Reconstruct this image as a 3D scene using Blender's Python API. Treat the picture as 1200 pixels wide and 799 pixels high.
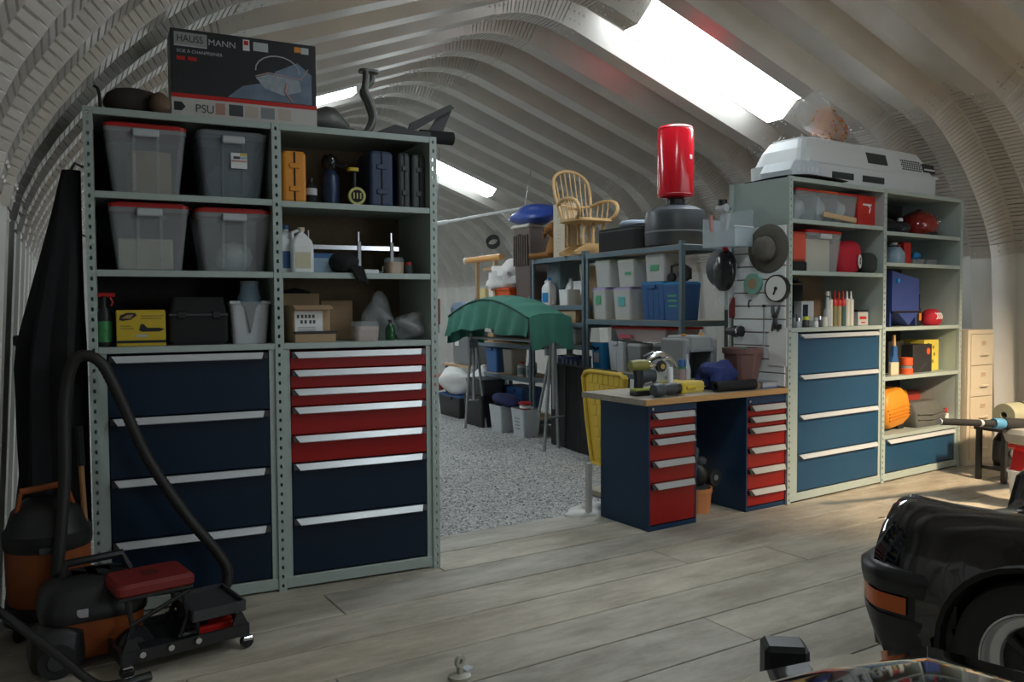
import bpy, math, random
import numpy as np
from mathutils import Vector, Matrix
for _o in list(bpy.data.objects): bpy.data.objects.remove(_o)
random.seed(7)
SC = bpy.context.scene
COL = SC.collection
PI = math.pi

# ------------------------------------------------------------------ camera
cam_d = bpy.data.cameras.new('camera'); cam = bpy.data.objects.new('camera', cam_d); COL.objects.link(cam)
cam_d.sensor_width = 36.0; cam_d.lens = 36.0*968.8/1200.0; cam_d.clip_start = 0.05; cam_d.clip_end = 200
_yaw, _pit, _rol = 0.45567, 0.04137, -0.00582
_fw = Vector((math.sin(_yaw)*math.cos(_pit), math.cos(_yaw)*math.cos(_pit), -math.sin(_pit)))
_r = Vector((math.cos(_yaw), -math.sin(_yaw), 0)); _u = _r.cross(_fw)
_r2 = math.cos(_rol)*_r + math.sin(_rol)*_u; _u2 = -math.sin(_rol)*_r + math.cos(_rol)*_u
cam.matrix_world = Matrix(((_r2.x, _u2.x, -_fw.x, 0.0637), (_r2.y, _u2.y, -_fw.y, -4.7472), (_r2.z, _u2.z, -_fw.z, 1.6075), (0, 0, 0, 1)))
SC.camera = cam

# ------------------------------------------------------------------ exposure, world, lamps
SC.view_settings.view_transform = 'Standard'; SC.view_settings.look = 'None'
SC.view_settings.gamma = 1.0; SC.view_settings.use_curve_mapping = False
SC.view_settings.exposure = 0.0
W_ = bpy.data.worlds.new('world'); SC.world = W_; W_.use_nodes = True
_bg = W_.node_tree.nodes['Background']; _bg.inputs[0].default_value = (0.72, 0.82, 1.0, 1); _bg.inputs[1].default_value = 0.45
SKY_EMIT = 15.5          # daylight carried by the translucent roof panels
def area_lamp(name, loc, target, sx, sy, power, col):
    d = bpy.data.lights.new(name, 'AREA'); d.shape = 'RECTANGLE'; d.size = sx; d.size_y = sy; d.energy = power; d.color = col
    o = bpy.data.objects.new(name, d); COL.objects.link(o); o.location = loc
    o.rotation_euler = (Vector(target)-Vector(loc)).to_track_quat('-Z', 'Y').to_euler(); return o
_sd = bpy.data.lights.new('work_lamp', 'SPOT'); _sd.energy = 1050; _sd.color = (1.0, 0.76, 0.50); _sd.spot_size = 1.3; _sd.spot_blend = 0.9; _sd.shadow_soft_size = 0.12
_so = bpy.data.objects.new('work_lamp', _sd); COL.objects.link(_so); _so.location = (7.0, -2.7, 2.9); _so.rotation_euler = (Vector((6.9, -0.3, 0.0))-Vector(_so.location)).to_track_quat('-Z', 'Y').to_euler()
area_lamp('door_daylight', (6.2, -10.5, 1.9), (5.6, 0.0, 1.0), 2.6, 2.4, 75, (0.86, 0.94, 1.0))

# ------------------------------------------------------------------ materials
MATS = {}
def pm(name, col, rough=0.5, metal=0.0, var=0.10, scale=6.0, bump=0.0, bscale=60.0, spec=0.5, coat=0.0, emit=None, stretch=None):
    if name in MATS: return MATS[name]
    m = bpy.data.materials.new(name); m.use_nodes = True; nt = m.node_tree; N = nt.nodes; L = nt.links
    b = N['Principled BSDF']; b.inputs['Roughness'].default_value = rough; b.inputs['Metallic'].default_value = metal
    b.inputs['Specular IOR Level'].default_value = spec; b.inputs['Coat Weight'].default_value = coat
    tc = N.new('ShaderNodeTexCoord'); src = tc.outputs['Object']
    if stretch:
        mp = N.new('ShaderNodeMapping'); mp.inputs['Scale'].default_value = stretch; L.new(src, mp.inputs['Vector']); src = mp.outputs['Vector']
    no = N.new('ShaderNodeTexNoise'); no.inputs['Scale'].default_value = scale; no.inputs['Detail'].default_value = 5; L.new(src, no.inputs['Vector'])
    mx = N.new('ShaderNodeMix'); mx.data_type = 'RGBA'; L.new(no.outputs['Fac'], mx.inputs['Factor'])
    lo = [max(0, c*(1-var)) for c in col]; hi = [min(1, c*(1+var)) for c in col]
    mx.inputs['A'].default_value = (*lo, 1); mx.inputs['B'].default_value = (*hi, 1)
    L.new(mx.outputs['Result'], b.inputs['Base Color'])
    if bump:
        n2 = N.new('ShaderNodeTexNoise'); n2.inputs['Scale'].default_value = bscale; n2.inputs['Detail'].default_value = 4; L.new(src, n2.inputs['Vector'])
        bp = N.new('ShaderNodeBump'); bp.inputs['Strength'].default_value = bump; bp.inputs['Distance'].default_value = 0.01
        L.new(n2.outputs['Fac'], bp.inputs['Height']); L.new(bp.outputs['Normal'], b.inputs['Normal'])
    if emit:
        b.inputs['Emission Color'].default_value = (*emit[0], 1); b.inputs['Emission Strength'].default_value = emit[1]
    MATS[name] = m; return m
def clear(name, col, transp=0.5, rough=0.25):
    if name in MATS: return MATS[name]
    m = pm(name, col, rough, var=0.05); nt = m.node_tree; N = nt.nodes; L = nt.links
    out = N['Material Output']; b = N['Principled BSDF']; t = N.new('ShaderNodeBsdfTransparent'); t.inputs[0].default_value = (0.95, 0.97, 0.97, 1)
    mx = N.new('ShaderNodeMixShader'); mx.inputs[0].default_value = transp
    L.new(b.outputs[0], mx.inputs[1]); L.new(t.outputs[0], mx.inputs[2]); L.new(mx.outputs[0], out.inputs['Surface']); return m

GALV = pm('galvanised_steel', (0.56, 0.53, 0.485), 0.42, 0.6, 0.14, 3.0, spec=0.5)
GALVW = pm('galvanised_wall', (0.64, 0.635, 0.60), 0.5, 0.4, 0.12, 3.0)
SHELF = pm('grey_green_enamel', (0.40, 0.475, 0.445), 0.42, 0.0, 0.07, 4)
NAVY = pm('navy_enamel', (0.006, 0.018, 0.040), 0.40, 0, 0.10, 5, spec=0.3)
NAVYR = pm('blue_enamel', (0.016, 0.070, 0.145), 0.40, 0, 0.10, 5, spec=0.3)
RED = pm('red_enamel', (0.33, 0.010, 0.008), 0.38, 0, 0.08, 5, spec=0.3)
BNAVY = pm('bench_navy_enamel', (0.012, 0.040, 0.092), 0.40, 0, 0.10, 5, spec=0.3)
ALUB = pm('dimmed_grip', (0.46, 0.47, 0.46), 0.4, 0.2, 0.06, 8)  # same aluminium grip, colour darkened to offset lamp light on the bench
ALU = pm('aluminium_grip', (0.66, 0.70, 0.72), 0.35, 0.25, 0.06, 8)
BLK = pm('black_plastic', (0.012, 0.012, 0.013), 0.45, 0, 0.2)
BLKM = pm('black_matte', (0.012, 0.012, 0.013), 0.85, 0, 0.25, 12)
RUB = pm('rubber', (0.018, 0.018, 0.018), 0.75, 0, 0.2)
DGREY = pm('dark_grey_plastic', (0.05, 0.055, 0.06), 0.5)
MGREY = pm('mid_grey_plastic', (0.22, 0.24, 0.25), 0.5)
LGREY = pm('light_grey_plastic', (0.50, 0.53, 0.55), 0.5)
WHITE = pm('white_plastic', (0.78, 0.80, 0.80), 0.45, var=0.05)
CARD = pm('cardboard', (0.42, 0.29, 0.17), 0.85, var=0.10)
CARDP = pm('pale_cardboard', (0.60, 0.52, 0.40), 0.85, var=0.08)
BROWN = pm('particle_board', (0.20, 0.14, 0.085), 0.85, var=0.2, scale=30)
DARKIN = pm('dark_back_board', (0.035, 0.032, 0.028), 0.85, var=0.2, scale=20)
PAPER = pm('paper', (0.80, 0.80, 0.78), 0.8, var=0.04)
YEL = pm('yellow_plastic', (0.66, 0.46, 0.03), 0.45, var=0.08)
ORG = pm('orange_plastic', (0.72, 0.27, 0.02), 0.45, var=0.10)
ORD = pm('red_orange_plastic', (0.70, 0.10, 0.02), 0.45, var=0.10)
REDP = pm('red_plastic', (0.55, 0.02, 0.015), 0.35, var=0.08)
REDC = pm('red_cloth', (0.48, 0.012, 0.03), 0.8, var=0.15, scale=20)
BLUEP = pm('blue_plastic', (0.03, 0.11, 0.30), 0.45, var=0.10)
SKYB = pm('bright_blue_plastic', (0.02, 0.24, 0.55), 0.45, var=0.10)
BLUEC = pm('blue_cloth', (0.020, 0.034, 0.15), 0.85, var=0.3, scale=12)
GREENC = pm('green_canvas', (0.035, 0.16, 0.115), 0.8, var=0.22, scale=7)
GREENL = pm('green_label', (0.10, 0.42, 0.22), 0.7, var=0.1)
CHROME = pm('chrome', (0.75, 0.77, 0.80), 0.16, 1.0, 0.05)
STEELD = pm('dull_steel', (0.30, 0.31, 0.32), 0.35, 0.8, 0.15)
RACK = pm('blue_grey_rack', (0.13, 0.19, 0.225), 0.45, 0.0, 0.1)
OSB = pm('rack_board', (0.48, 0.34, 0.20), 0.8, var=0.22, scale=25)
RATTAN = pm('rattan', (0.52, 0.33, 0.14), 0.55, var=0.22, scale=15)
WOODT = pm('butcher_block', (0.50, 0.28, 0.11), 0.45, var=0.25, scale=5, stretch=(1, 12, 12))
WOODG = pm('worn_bench_top', (0.36, 0.32, 0.26), 0.65, var=0.3, scale=6, stretch=(1, 8, 8))
CREAM = pm('cream_enamel', (0.66, 0.58, 0.44), 0.45, var=0.05)
TERRA = pm('terracotta', (0.55, 0.21, 0.075), 0.6, var=0.12)
CLEAR = clear('clear_plastic', (0.66, 0.70, 0.72), 0.78)
CLEARD = clear('smoky_plastic', (0.30, 0.35, 0.38), 0.62)
FILM = clear('thin_film', (0.80, 0.83, 0.85), 0.86, 0.1)
BAGW = clear('milky_bag', (0.88, 0.89, 0.88), 0.30, 0.25)
BAGP = clear('clear_bag', (0.80, 0.83, 0.85), 0.72, 0.12)
GLASSB = clear('bluish_clear_plastic', (0.35, 0.50, 0.62), 0.35)

# ------------------------------------------------------------------ mesh builder
class MB:
    def __init__(s): s.v = []; s.f = []; s.m = []; s.sm = []
    def add(s, verts, faces, mi=0, smooth=False, M=None):
        o = len(s.v)
        for p in verts:
            p = Vector(p); s.v.append(M @ p if M else p)
        for f in faces: s.f.append(tuple(i+o for i in f)); s.m.append(mi); s.sm.append(smooth)
        return s
    def box(s, x0, x1, y0, y1, z0, z1, b=0.0, mi=0, M=None):
        if x1 < x0: x0, x1 = x1, x0
        if y1 < y0: y0, y1 = y1, y0
        if z1 < z0: z0, z1 = z1, z0
        b = min(b, (x1-x0)*.45, (y1-y0)*.45, (z1-z0)*.45)
        X, Y, Z = (x0, x1), (y0, y1), (z0, z1)
        if b <= 0:
            v = [(X[i], Y[j], Z[k]) for i in (0, 1) for j in (0, 1) for k in (0, 1)]
            return s.add(v, [(0, 1, 3, 2), (4, 6, 7, 5), (0, 4, 5, 1), (2, 3, 7, 6), (0, 2, 6, 4), (1, 5, 7, 3)], mi, False, M)
        v = []; ix = {}
        for i in (0, 1):
            for j in (0, 1):
                for k in (0, 1):
                    sx, sy, sz = (1-2*i)*b, (1-2*j)*b, (1-2*k)*b
                    for a in range(3):
                        ix[i, j, k, a] = len(v)
                        v.append((X[i]+(0 if a == 0 else sx), Y[j]+(0 if a == 1 else sy), Z[k]+(0 if a == 2 else sz)))
        f = []
        for i in (0, 1): f.append([ix[i, j, k, 0] for j, k in ((0, 0), (0, 1), (1, 1), (1, 0))][::(1 if i == 0 else -1)])
        for j in (0, 1): f.append([ix[i, j, k, 1] for i, k in ((0, 0), (1, 0), (1, 1), (0, 1))][::(1 if j == 0 else -1)])
        for k in (0, 1): f.append([ix[i, j, k, 2] for i, j in ((0, 0), (0, 1), (1, 1), (1, 0))][::(1 if k == 0 else -1)])
        for i in (0, 1):
            for j in (0, 1): f.append((ix[i, j, 0, 0], ix[i, j, 1, 0], ix[i, j, 1, 1], ix[i, j, 0, 1]))
            for k in (0, 1): f.append((ix[i, 0, k, 0], ix[i, 1, k, 0], ix[i, 1, k, 2], ix[i, 0, k, 2]))
        for j in (0, 1):
            for k in (0, 1): f.append((ix[0, j, k, 1], ix[1, j, k, 1], ix[1, j, k, 2], ix[0, j, k, 2]))
        for i in (0, 1):
            for j in (0, 1):
                for k in (0, 1): f.append((ix[i, j, k, 0], ix[i, j, k, 1], ix[i, j, k, 2]))
        return s.add(v, f, mi, False, M)
    def loft(s, rings, mi=0, smooth=True, caps=True, closed=True, M=None):
        n = len(rings[0]); v = [p for r in rings for p in r]; f = []
        for i in range(len(rings)-1):
            for j in range(n if closed else n-1):
                k = (j+1) % n; f.append((i*n+j, i*n+k, (i+1)*n+k, (i+1)*n+j))
        s.add(v, f, mi, smooth, M)
        if caps and closed:
            o = len(s.v)-len(v)
            s.f.append(tuple(range(o+n-1, o-1, -1))); s.m.append(mi); s.sm.append(False)
            e = o+(len(rings)-1)*n; s.f.append(tuple(range(e, e+n))); s.m.append(mi); s.sm.append(False)
        return s
    def lathe(s, prof, n=24, c=(0, 0, 0), mi=0, axis='z', smooth=True, M=None, sx=1.0, sy=1.0):
        rings = []
        for r, h in prof:
            ring = []
            for i in range(n):
                a = 2*PI*i/n; p = (r*math.cos(a)*sx, r*math.sin(a)*sy, h)
                if axis == 'x': p = (p[2], p[0], p[1])
                elif axis == 'y': p = (p[1], p[2], p[0])
                ring.append((p[0]+c[0], p[1]+c[1], p[2]+c[2]))
            rings.append(ring)
        return s.loft(rings, mi, smooth, tuple(prof[0]) != tuple(prof[-1]), True, M)
    def tube(s, pts, r, n=8, mi=0, smooth=True, M=None, close=False):
        pts = [Vector(p) for p in pts]; rr = r if isinstance(r, (list, tuple)) else [r]*len(pts); rings = []
        up = Vector((0, 0, 1)); prev = None
        for i, p in enumerate(pts):
            if close: t = (pts[(i+1) % len(pts)]-pts[i-1]).normalized()
            else: t = (pts[min(i+1, len(pts)-1)]-pts[max(i-1, 0)]).normalized()
            if prev is None:
                a = t.cross(up)
                if a.length < 1e-3: a = t.cross(Vector((1, 0, 0)))
            else: a = prev - t*prev.dot(t)
            a.normalize(); prev = a.copy(); b = t.cross(a)
            rings.append([tuple(p + (a*math.cos(2*PI*k/n)+b*math.sin(2*PI*k/n))*rr[i]) for k in range(n)])
        if close: rings.append(rings[0])
        return s.loft(rings, mi, smooth, not close, True, M)
    def prism(s, poly, a, b, axis='y', mi=0, M=None, smooth=False):
        def P(u, w, t): return (u, t, w) if axis == 'y' else ((t, u, w) if axis == 'x' else (u, w, t))
        n = len(poly); v = [P(u, w, a) for u, w in poly]+[P(u, w, b) for u, w in poly]
        f = [tuple(range(n-1, -1, -1)), tuple(range(n, 2*n))]+[(i, (i+1) % n, n+(i+1) % n, n+i) for i in range(n)]
        return s.add(v, f, mi, smooth, M)
    def grid(s, fn, nu, nv, mi=0, smooth=True, th=0.0, M=None):
        P = [[Vector(fn(i/nu, j/nv)) for j in range(nv+1)] for i in range(nu+1)]; w = nv+1
        v = [P[i][j] for i in range(nu+1) for j in range(nv+1)]
        f = [(i*w+j, (i+1)*w+j, (i+1)*w+j+1, i*w+j+1) for i in range(nu) for j in range(nv)]
        if th:
            N = []
            for i in range(nu+1):
                for j in range(nv+1):
                    a = P[min(i+1, nu)][j]-P[max(i-1, 0)][j]; b = P[i][min(j+1, nv)]-P[i][max(j-1, 0)]
                    N.append(a.cross(b).normalized())
            o = len(v); v = v+[p-q*th for p, q in zip(v, N)]
            f = f+[(a+o, d+o, c+o, b+o) for a, b, c, d in f]
            E = [(i*w, (i+1)*w) for i in range(nu)]+[((i+1)*w+nv, i*w+nv) for i in range(nu)]+[(j+1, j) for j in range(nv)]+[(nu*w+j, nu*w+j+1) for j in range(nv)]
            f += [(b, a, a+o, b+o) for a, b in E]
        return s.add(v, f, mi, smooth, M)
    def build(s, name, mat, parent=None, loc=None, rotz=0.0, rot=None, tri=False):
        me = bpy.data.meshes.new(name); me.from_pydata([tuple(p) for p in s.v], [], s.f)
        for m in (mat if isinstance(mat, (list, tuple)) else [mat]): me.materials.append(m)
        me.polygons.foreach_set('material_index', s.m); me.polygons.foreach_set('use_smooth', s.sm); me.update()
        if any(s.sm): me.set_sharp_from_angle(angle=math.radians(42))
        o = bpy.data.objects.new(name, me); COL.objects.link(o)
        if parent: o.parent = parent
        if loc: o.location = loc
        if rot: o.rotation_euler = rot
        elif rotz: o.rotation_euler = (0, 0, rotz)
        return o
def bez(p0, p1, p2, p3, n):
    r = []
    for i in range(n+1):
        t = i/n; a, b, c, d = (1-t)**3, 3*t*(1-t)**2, 3*t*t*(1-t), t**3
        r.append(tuple(a*x+b*y+c*z+d*w for x, y, z, w in zip(p0, p1, p2, p3)))
    return r
def crom(pts, n=6):
    P = [Vector(p) for p in pts]; P = [P[0]*2-P[1]]+P+[P[-1]*2-P[-2]]; r = []
    for i in range(1, len(P)-2):
        for k in range(n):
            t = k/n; a, b, c, d = P[i-1], P[i], P[i+1], P[i+2]
            r.append(0.5*((2*b)+(c-a)*t+(2*a-5*b+4*c-d)*t*t+(3*b-a-3*c+d)*t**3))
    r.append(P[-2]); return r
def rrect(w, d, r=0.02, n=3):
    pts = []
    for cx, cy, a0 in ((w/2-r, d/2-r, 0), (-w/2+r, d/2-r, PI/2), (-w/2+r, -d/2+r, PI), (w/2-r, -d/2+r, 1.5*PI)):
        for i in range(n+1):
            a = a0+PI/2*i/n; pts.append((cx+r*math.cos(a), cy+r*math.sin(a)))
    return pts
# ------------------------------------------------------------------ naming
def tag(o, label, cat, group=None, kind=None):
    if label: o['label'] = label
    if cat: o['category'] = cat
    if group: o['group'] = group
    if kind: o['kind'] = kind
    return o
def thing(name, label, cat, loc, rotz=0.0, group=None):
    o = bpy.data.objects.new(name, None); COL.objects.link(o); o.location = loc; o.rotation_euler = (0, 0, rotz)
    o.empty_display_size = 0.1
    return tag(o, label, cat, group)
FR = {'L': (0, 0, 0), 'R': (4.9722, 0.223, 0.1549), 'B': (3.4908, 0.0574, 0.1171), 'W': (0, 0, 0.04)}
_kx = 5.2*math.cos(.04)-5.0*math.sin(.04); _ky = 5.2*math.sin(.04)+5.0*math.cos(.04)
FR['K'] = (_kx, _ky, 0.04-PI/2)
def fl(fr, x, y, z=0.0):
    ox, oy, a = FR[fr]; return (ox+math.cos(a)*x-math.sin(a)*y, oy+math.sin(a)*x+math.cos(a)*y, z)
def fth(name, label, cat, fr, x, y, z=0.0, rot=0.0, group=None): return thing(name, label, cat, fl(fr, x, y, z), FR[fr][2]+rot, group)
def text(name, s, size, loc, mat, parent, rot=(PI/2, 0, 0), align='LEFT', ext=0.0005, sx=1.0):
    c = bpy.data.curves.new(name, 'FONT'); c.body = s; c.size = size; c.align_x = align; c.extrude = ext; c.materials.append(mat)
    tmp = bpy.data.objects.new('tmp_text', c); me = tmp.to_mesh()
    me2 = me.copy(); tmp.to_mesh_clear(); bpy.data.objects.remove(tmp); bpy.data.curves.remove(c); me2.name = name
    o = bpy.data.objects.new(name, me2); COL.objects.link(o); o.parent = parent; o.location = loc; o.rotation_euler = rot; o.scale = (sx, 1, 1); return o
# ================================================================== SETTING
# ---- arch: local frame W, scaled slightly about the measuring point
AW = FR['W'][2]
def sc(x, z): return (-.126+(x+.126)*1.04, 1.608+(z-1.608)*1.04)
PITCH = 0.66*1.04; Y0 = -4.746+(0.18+4.746)*1.04
FL, WB, DEP = 0.215, 0.135, 0.195; OUT = PITCH-FL-2*WB
def _w(t): return (-WB*t, DEP*t)
def _v(t): return (FL+WB*t, DEP*t)
SECT = [(-WB-OUT/2-.012, DEP+.002, 1), (-WB-.02, DEP, 1), (-WB, DEP, 0), (*_w(.88), 1), (*_w(.12), 1), (0, 0, 0), (.022, 0, 1), (FL-.022, 0, 1), (FL, 0, 0), (*_v(.12), 1), (*_v(.88), 1), (FL+WB, DEP, 0), (FL+WB+.02, DEP, 1), (FL+WB+OUT/2+.012, DEP, 1)]
def resample(path, crimp):
    P = [Vector((a, 0, b)) for a, b in path]; L = [0]
    for i in range(1, len(P)): L.append(L[-1]+(P[i]-P[i-1]).length)
    T = L[-1]
    def ev(s):
        s = min(max(s, 0), T); i = 1
        while i < len(L)-1 and L[i] < s: i += 1
        t = (s-L[i-1])/max(1e-9, L[i]-L[i-1]); return P[i-1].lerp(P[i], t), (P[i]-P[i-1]).normalized()
    out = []
    if not crimp:
        k = max(1, len(P)-1)
        for i in range(k+1): out.append((*ev(T*i/k), 0.0))
    else:
        n = int((T-0.16)/0.042); s0 = (T-n*0.042)/2
        out.append((*ev(0), 0.0))
        for i in range(n):
            s = s0+i*0.042
            for ds, h in ((0, 0), (0.030, 0), (0.036, 0.014), (0.042, 0)): out.append((*ev(s+ds), h))
        out.append((*ev(T), 0.0))
    return out
def panel_mesh(path, crimp, off=0.0, side=1.0, bolts=True):
    """sweep of the deep corrugation along the arch; normal points outward"""
    m = MB(); rows = []
    for p, t, h in resample(path, crimp):
        nrm = Vector((-t.z, 0, t.x))*side
        S_ = SECT if crimp else [q for q in SECT if q[2] == 0 or q in (SECT[0], SECT[-1])]; rows.append([tuple(p+nrm*(d+h*k-off)+Vector((0, y, 0))) for y, d, k in S_])
    m.loft(rows, 0, False, False, False)
    if bolts:
        for e in (0.05, 0.11):
            for rev in (0, 1):
                R = resample(path, False); p, t, h = R[-1 if rev else 0]; t = -t if rev else t
                nrm = Vector((-t.z, 0, t.x))*side*(-1 if rev else 1)
                for y, d in ((0.05, 0), (FL-.05, 0), (-WB*.35, DEP*.35), (-WB*.7, DEP*.7), (FL+WB+OUT*.3, DEP), (-WB-OUT*.3, DEP)):
                    q = p+t*e+nrm*(d-off)+Vector((0, y, 0)); a = t*0.009; b = Vector((0, 0.009, 0)); c = -nrm*0.008
                    m.add([q-a-b, q+a-b, q+a+b, q-a+b, q-a*.6-b*.6+c, q+a*.6-b*.6+c, q+a*.6+b*.6+c, q-a*.6+b*.6+c],
                          [(4, 5, 6, 7), (0, 1, 5, 4), (1, 2, 6, 5), (2, 3, 7, 6), (3, 0, 4, 7)], 0)
    return m
WR = [sc(8.03, -.12), sc(7.9, 2.061), sc(7.893, 2.12)]
ER = [sc(*p) for p in bez((7.9, 2.061), (7.845, 2.48), (7.24, 3.237), (6.826, 3.388), 10)]
SR = [sc(6.873, 3.371), sc(4.233, 4.3335)]
PK = [sc(*p) for p in bez((4.28, 4.3165), (4.02, 4.41), (3.71, 4.41), (3.45, 4.3165), 8)]
SL = [sc(3.497, 4.3335), sc(0.853, 3.371)]
EL = [sc(*p) for p in bez((0.9, 3.388), (0.42, 3.237), (-.28, 2.48), (-.337, 2.061), 10)]
WL = [sc(-.334, 2.12), sc(-.337, 2.061), sc(-.46, -.12)]
wall_right = tag(bpy.data.objects.new('wall_right', None), None, None, None, 'structure'); COL.objects.link(wall_right)
wall_left = tag(bpy.data.objects.new('wall_left', None), None, None, None, 'structure'); COL.objects.link(wall_left)
ceiling = tag(bpy.data.objects.new('ceiling', None), None, None, None, 'structure'); COL.objects.link(ceiling)
for o in (wall_left, wall_right, ceiling): o.rotation_euler = (0, 0, AW)
def sub(path, a, b):
    p, q = Vector(path[0]), Vector(path[-1]); return [tuple(p.lerp(q, a)), tuple(p.lerp(q, b))]
SKYM = pm('translucent_roof_panel', (0.85, 0.9, 0.92), 0.4, emit=((0.86, 0.95, 1.0), SKY_EMIT))
protos = {}
def arch(name, key, path, crimp, parent, k, off=0.0, mat=None):
    if key not in protos: protos[key] = panel_mesh(path, crimp, off, -1.0).build(name, mat or GALV, parent); o = protos[key]
    else: o = protos[key].copy(); COL.objects.link(o)
    o.location = (0, Y0+k*PITCH, 0); return o
SKY_R = {-8, 2, 12, 22}; SKY_L = {7, 17}
for k in range(-15, 26):
    arch('wall_panel', 'wr', WR, False, wall_right, k, mat=GALVW); arch('wall_panel', 'wl', WL, False, wall_left, k, mat=GALVW)
    arch('curved_panel', 'er', ER, True, ceiling, k, 0.006); arch('curved_panel', 'pk', PK, True, ceiling, k, 0.006); arch('curved_panel', 'el', EL, True, ceiling, k, 0.006)
    if k in SKY_R:
        arch('roof_panel', 'sra', sub(SR, 0, 0.165), False, ceiling, k); arch('skylight_panel', 'srb', sub(SR, 0.165, 0.865), False, ceiling, k, 0.0, SKYM)
        arch('roof_panel', 'src', sub(SR, 0.865, 1), False, ceiling, k)
    else: arch('roof_panel', 'sr', SR, False, ceiling, k)
    if k in SKY_L:
        arch('roof_panel', 'sla', sub(SL, 0, 0.20), False, ceiling, k); arch('skylight_panel', 'slb', sub(SL, 0.20, 0.90), False, ceiling, k, 0.0, SKYM)
        arch('roof_panel', 'slc', sub(SL, 0.90, 1), False, ceiling, k)
    elif k == -4:  # added skylight out of view, off the regular spacing, sized for front light
        arch('roof_panel', 'slu', sub(SL, 0, 0.10), False, ceiling, k); arch('skylight_panel', 'slv', sub(SL, 0.10, 0.45), False, ceiling, k, 0.0, SKYM)
        arch('roof_panel', 'slw', sub(SL, 0.45, 1), False, ceiling, k)
    else: arch('roof_panel', 'sl', SL, False, ceiling, k)
YN, YF = Y0-15*PITCH, Y0+26*PITCH
m = MB(); m.box(-1.2, 9.2, YF-.02, YF+0.1, -.2, 5.0); wf = m.build('wall_far', GALVW); wf.rotation_euler = (0, 0, AW); tag(wf, None, None, None, 'structure')
m = MB(); m.box(-1.2, 3.6, YN-.1, YN, -.1, 5.0); m.box(7.4, 9.2, YN-.1, YN, -.1, 5.0); m.box(3.6, 7.4, YN-.1, YN, 3.0, 5.0)
wn = m.build('wall_near', GALVW); wn.rotation_euler = (0, 0, AW); tag(wn, None, None, None, 'structure')

# ---- gravel ground
def gravel_mat():
    m = pm('gravel', (0.40, 0.405, 0.39), 0.9, var=0.0); nt = m.node_tree; N = nt.nodes; L = nt.links; b = N['Principled BSDF']
    tc = N['Texture Coordinate']; v = N.new('ShaderNodeTexVoronoi'); v.inputs['Scale'].default_value = 55; L.new(tc.outputs['Object'], v.inputs['Vector'])
    cr = N.new('ShaderNodeValToRGB'); cr.color_ramp.elements[0].color = (0.20, 0.205, 0.20, 1); cr.color_ramp.elements[1].color = (0.58, 0.58, 0.56, 1)
    sp = N.new('ShaderNodeSeparateColor'); L.new(v.outputs['Color'], sp.inputs[0]); L.new(sp.outputs[0], cr.inputs[0]); L.new(cr.outputs[0], b.inputs['Base Color'])
    bp = N.new('ShaderNodeBump'); bp.inputs['Strength'].default_value = 0.9; bp.inputs['Distance'].default_value = 0.012; bp.invert = True
    L.new(v.outputs['Distance'], bp.inputs['Height']); L.new(bp.outputs[0], b.inputs['Normal']); return m
GRAV = gravel_mat()
m = MB(); m.box(-1.5, 9.5, -14, 20, -.2, -.055); g = m.build('ground', GRAV); g.rotation_euler = (0, 0, AW); tag(g, None, None, None, 'structure')
m = MB(); rg = random.Random(3)
for i in range(9000):
    x = rg.uniform(1.6, 5.2); y = rg.uniform(0.55, 6.5)
    r = rg.uniform(.004, .011); z = -.055+r*.3; a = rg.uniform(0, 6.28); c, s_ = math.cos(a)*r, math.sin(a)*r; q = rg.uniform(.55, 1)
    m.add([(x+c, y+s_, z), (x-s_*q, y+c*q, z), (x-c, y-s_, z), (x+s_*q, y-c*q, z), (x+c*.2, y+s_*.2, z+r*.9), (x, y, z-r*.5)],
          [(0, 1, 4), (1, 2, 4), (2, 3, 4), (3, 0, 4), (1, 0, 5), (2, 1, 5), (3, 2, 5), (0, 3, 5)], rg.choice((0, 0, 1, 2)))
gs = m.build('gravel_stones', [pm('stone_grey', (0.40, 0.41, 0.40), 0.9), pm('stone_pale', (0.58, 0.58, 0.56), 0.9), pm('stone_dark', (0.23, 0.235, 0.235), 0.9)], g)
gs.matrix_parent_inverse = Matrix.Rotation(-AW, 4, 'Z'); tag(gs, None, None, None, 'stuff')

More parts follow.
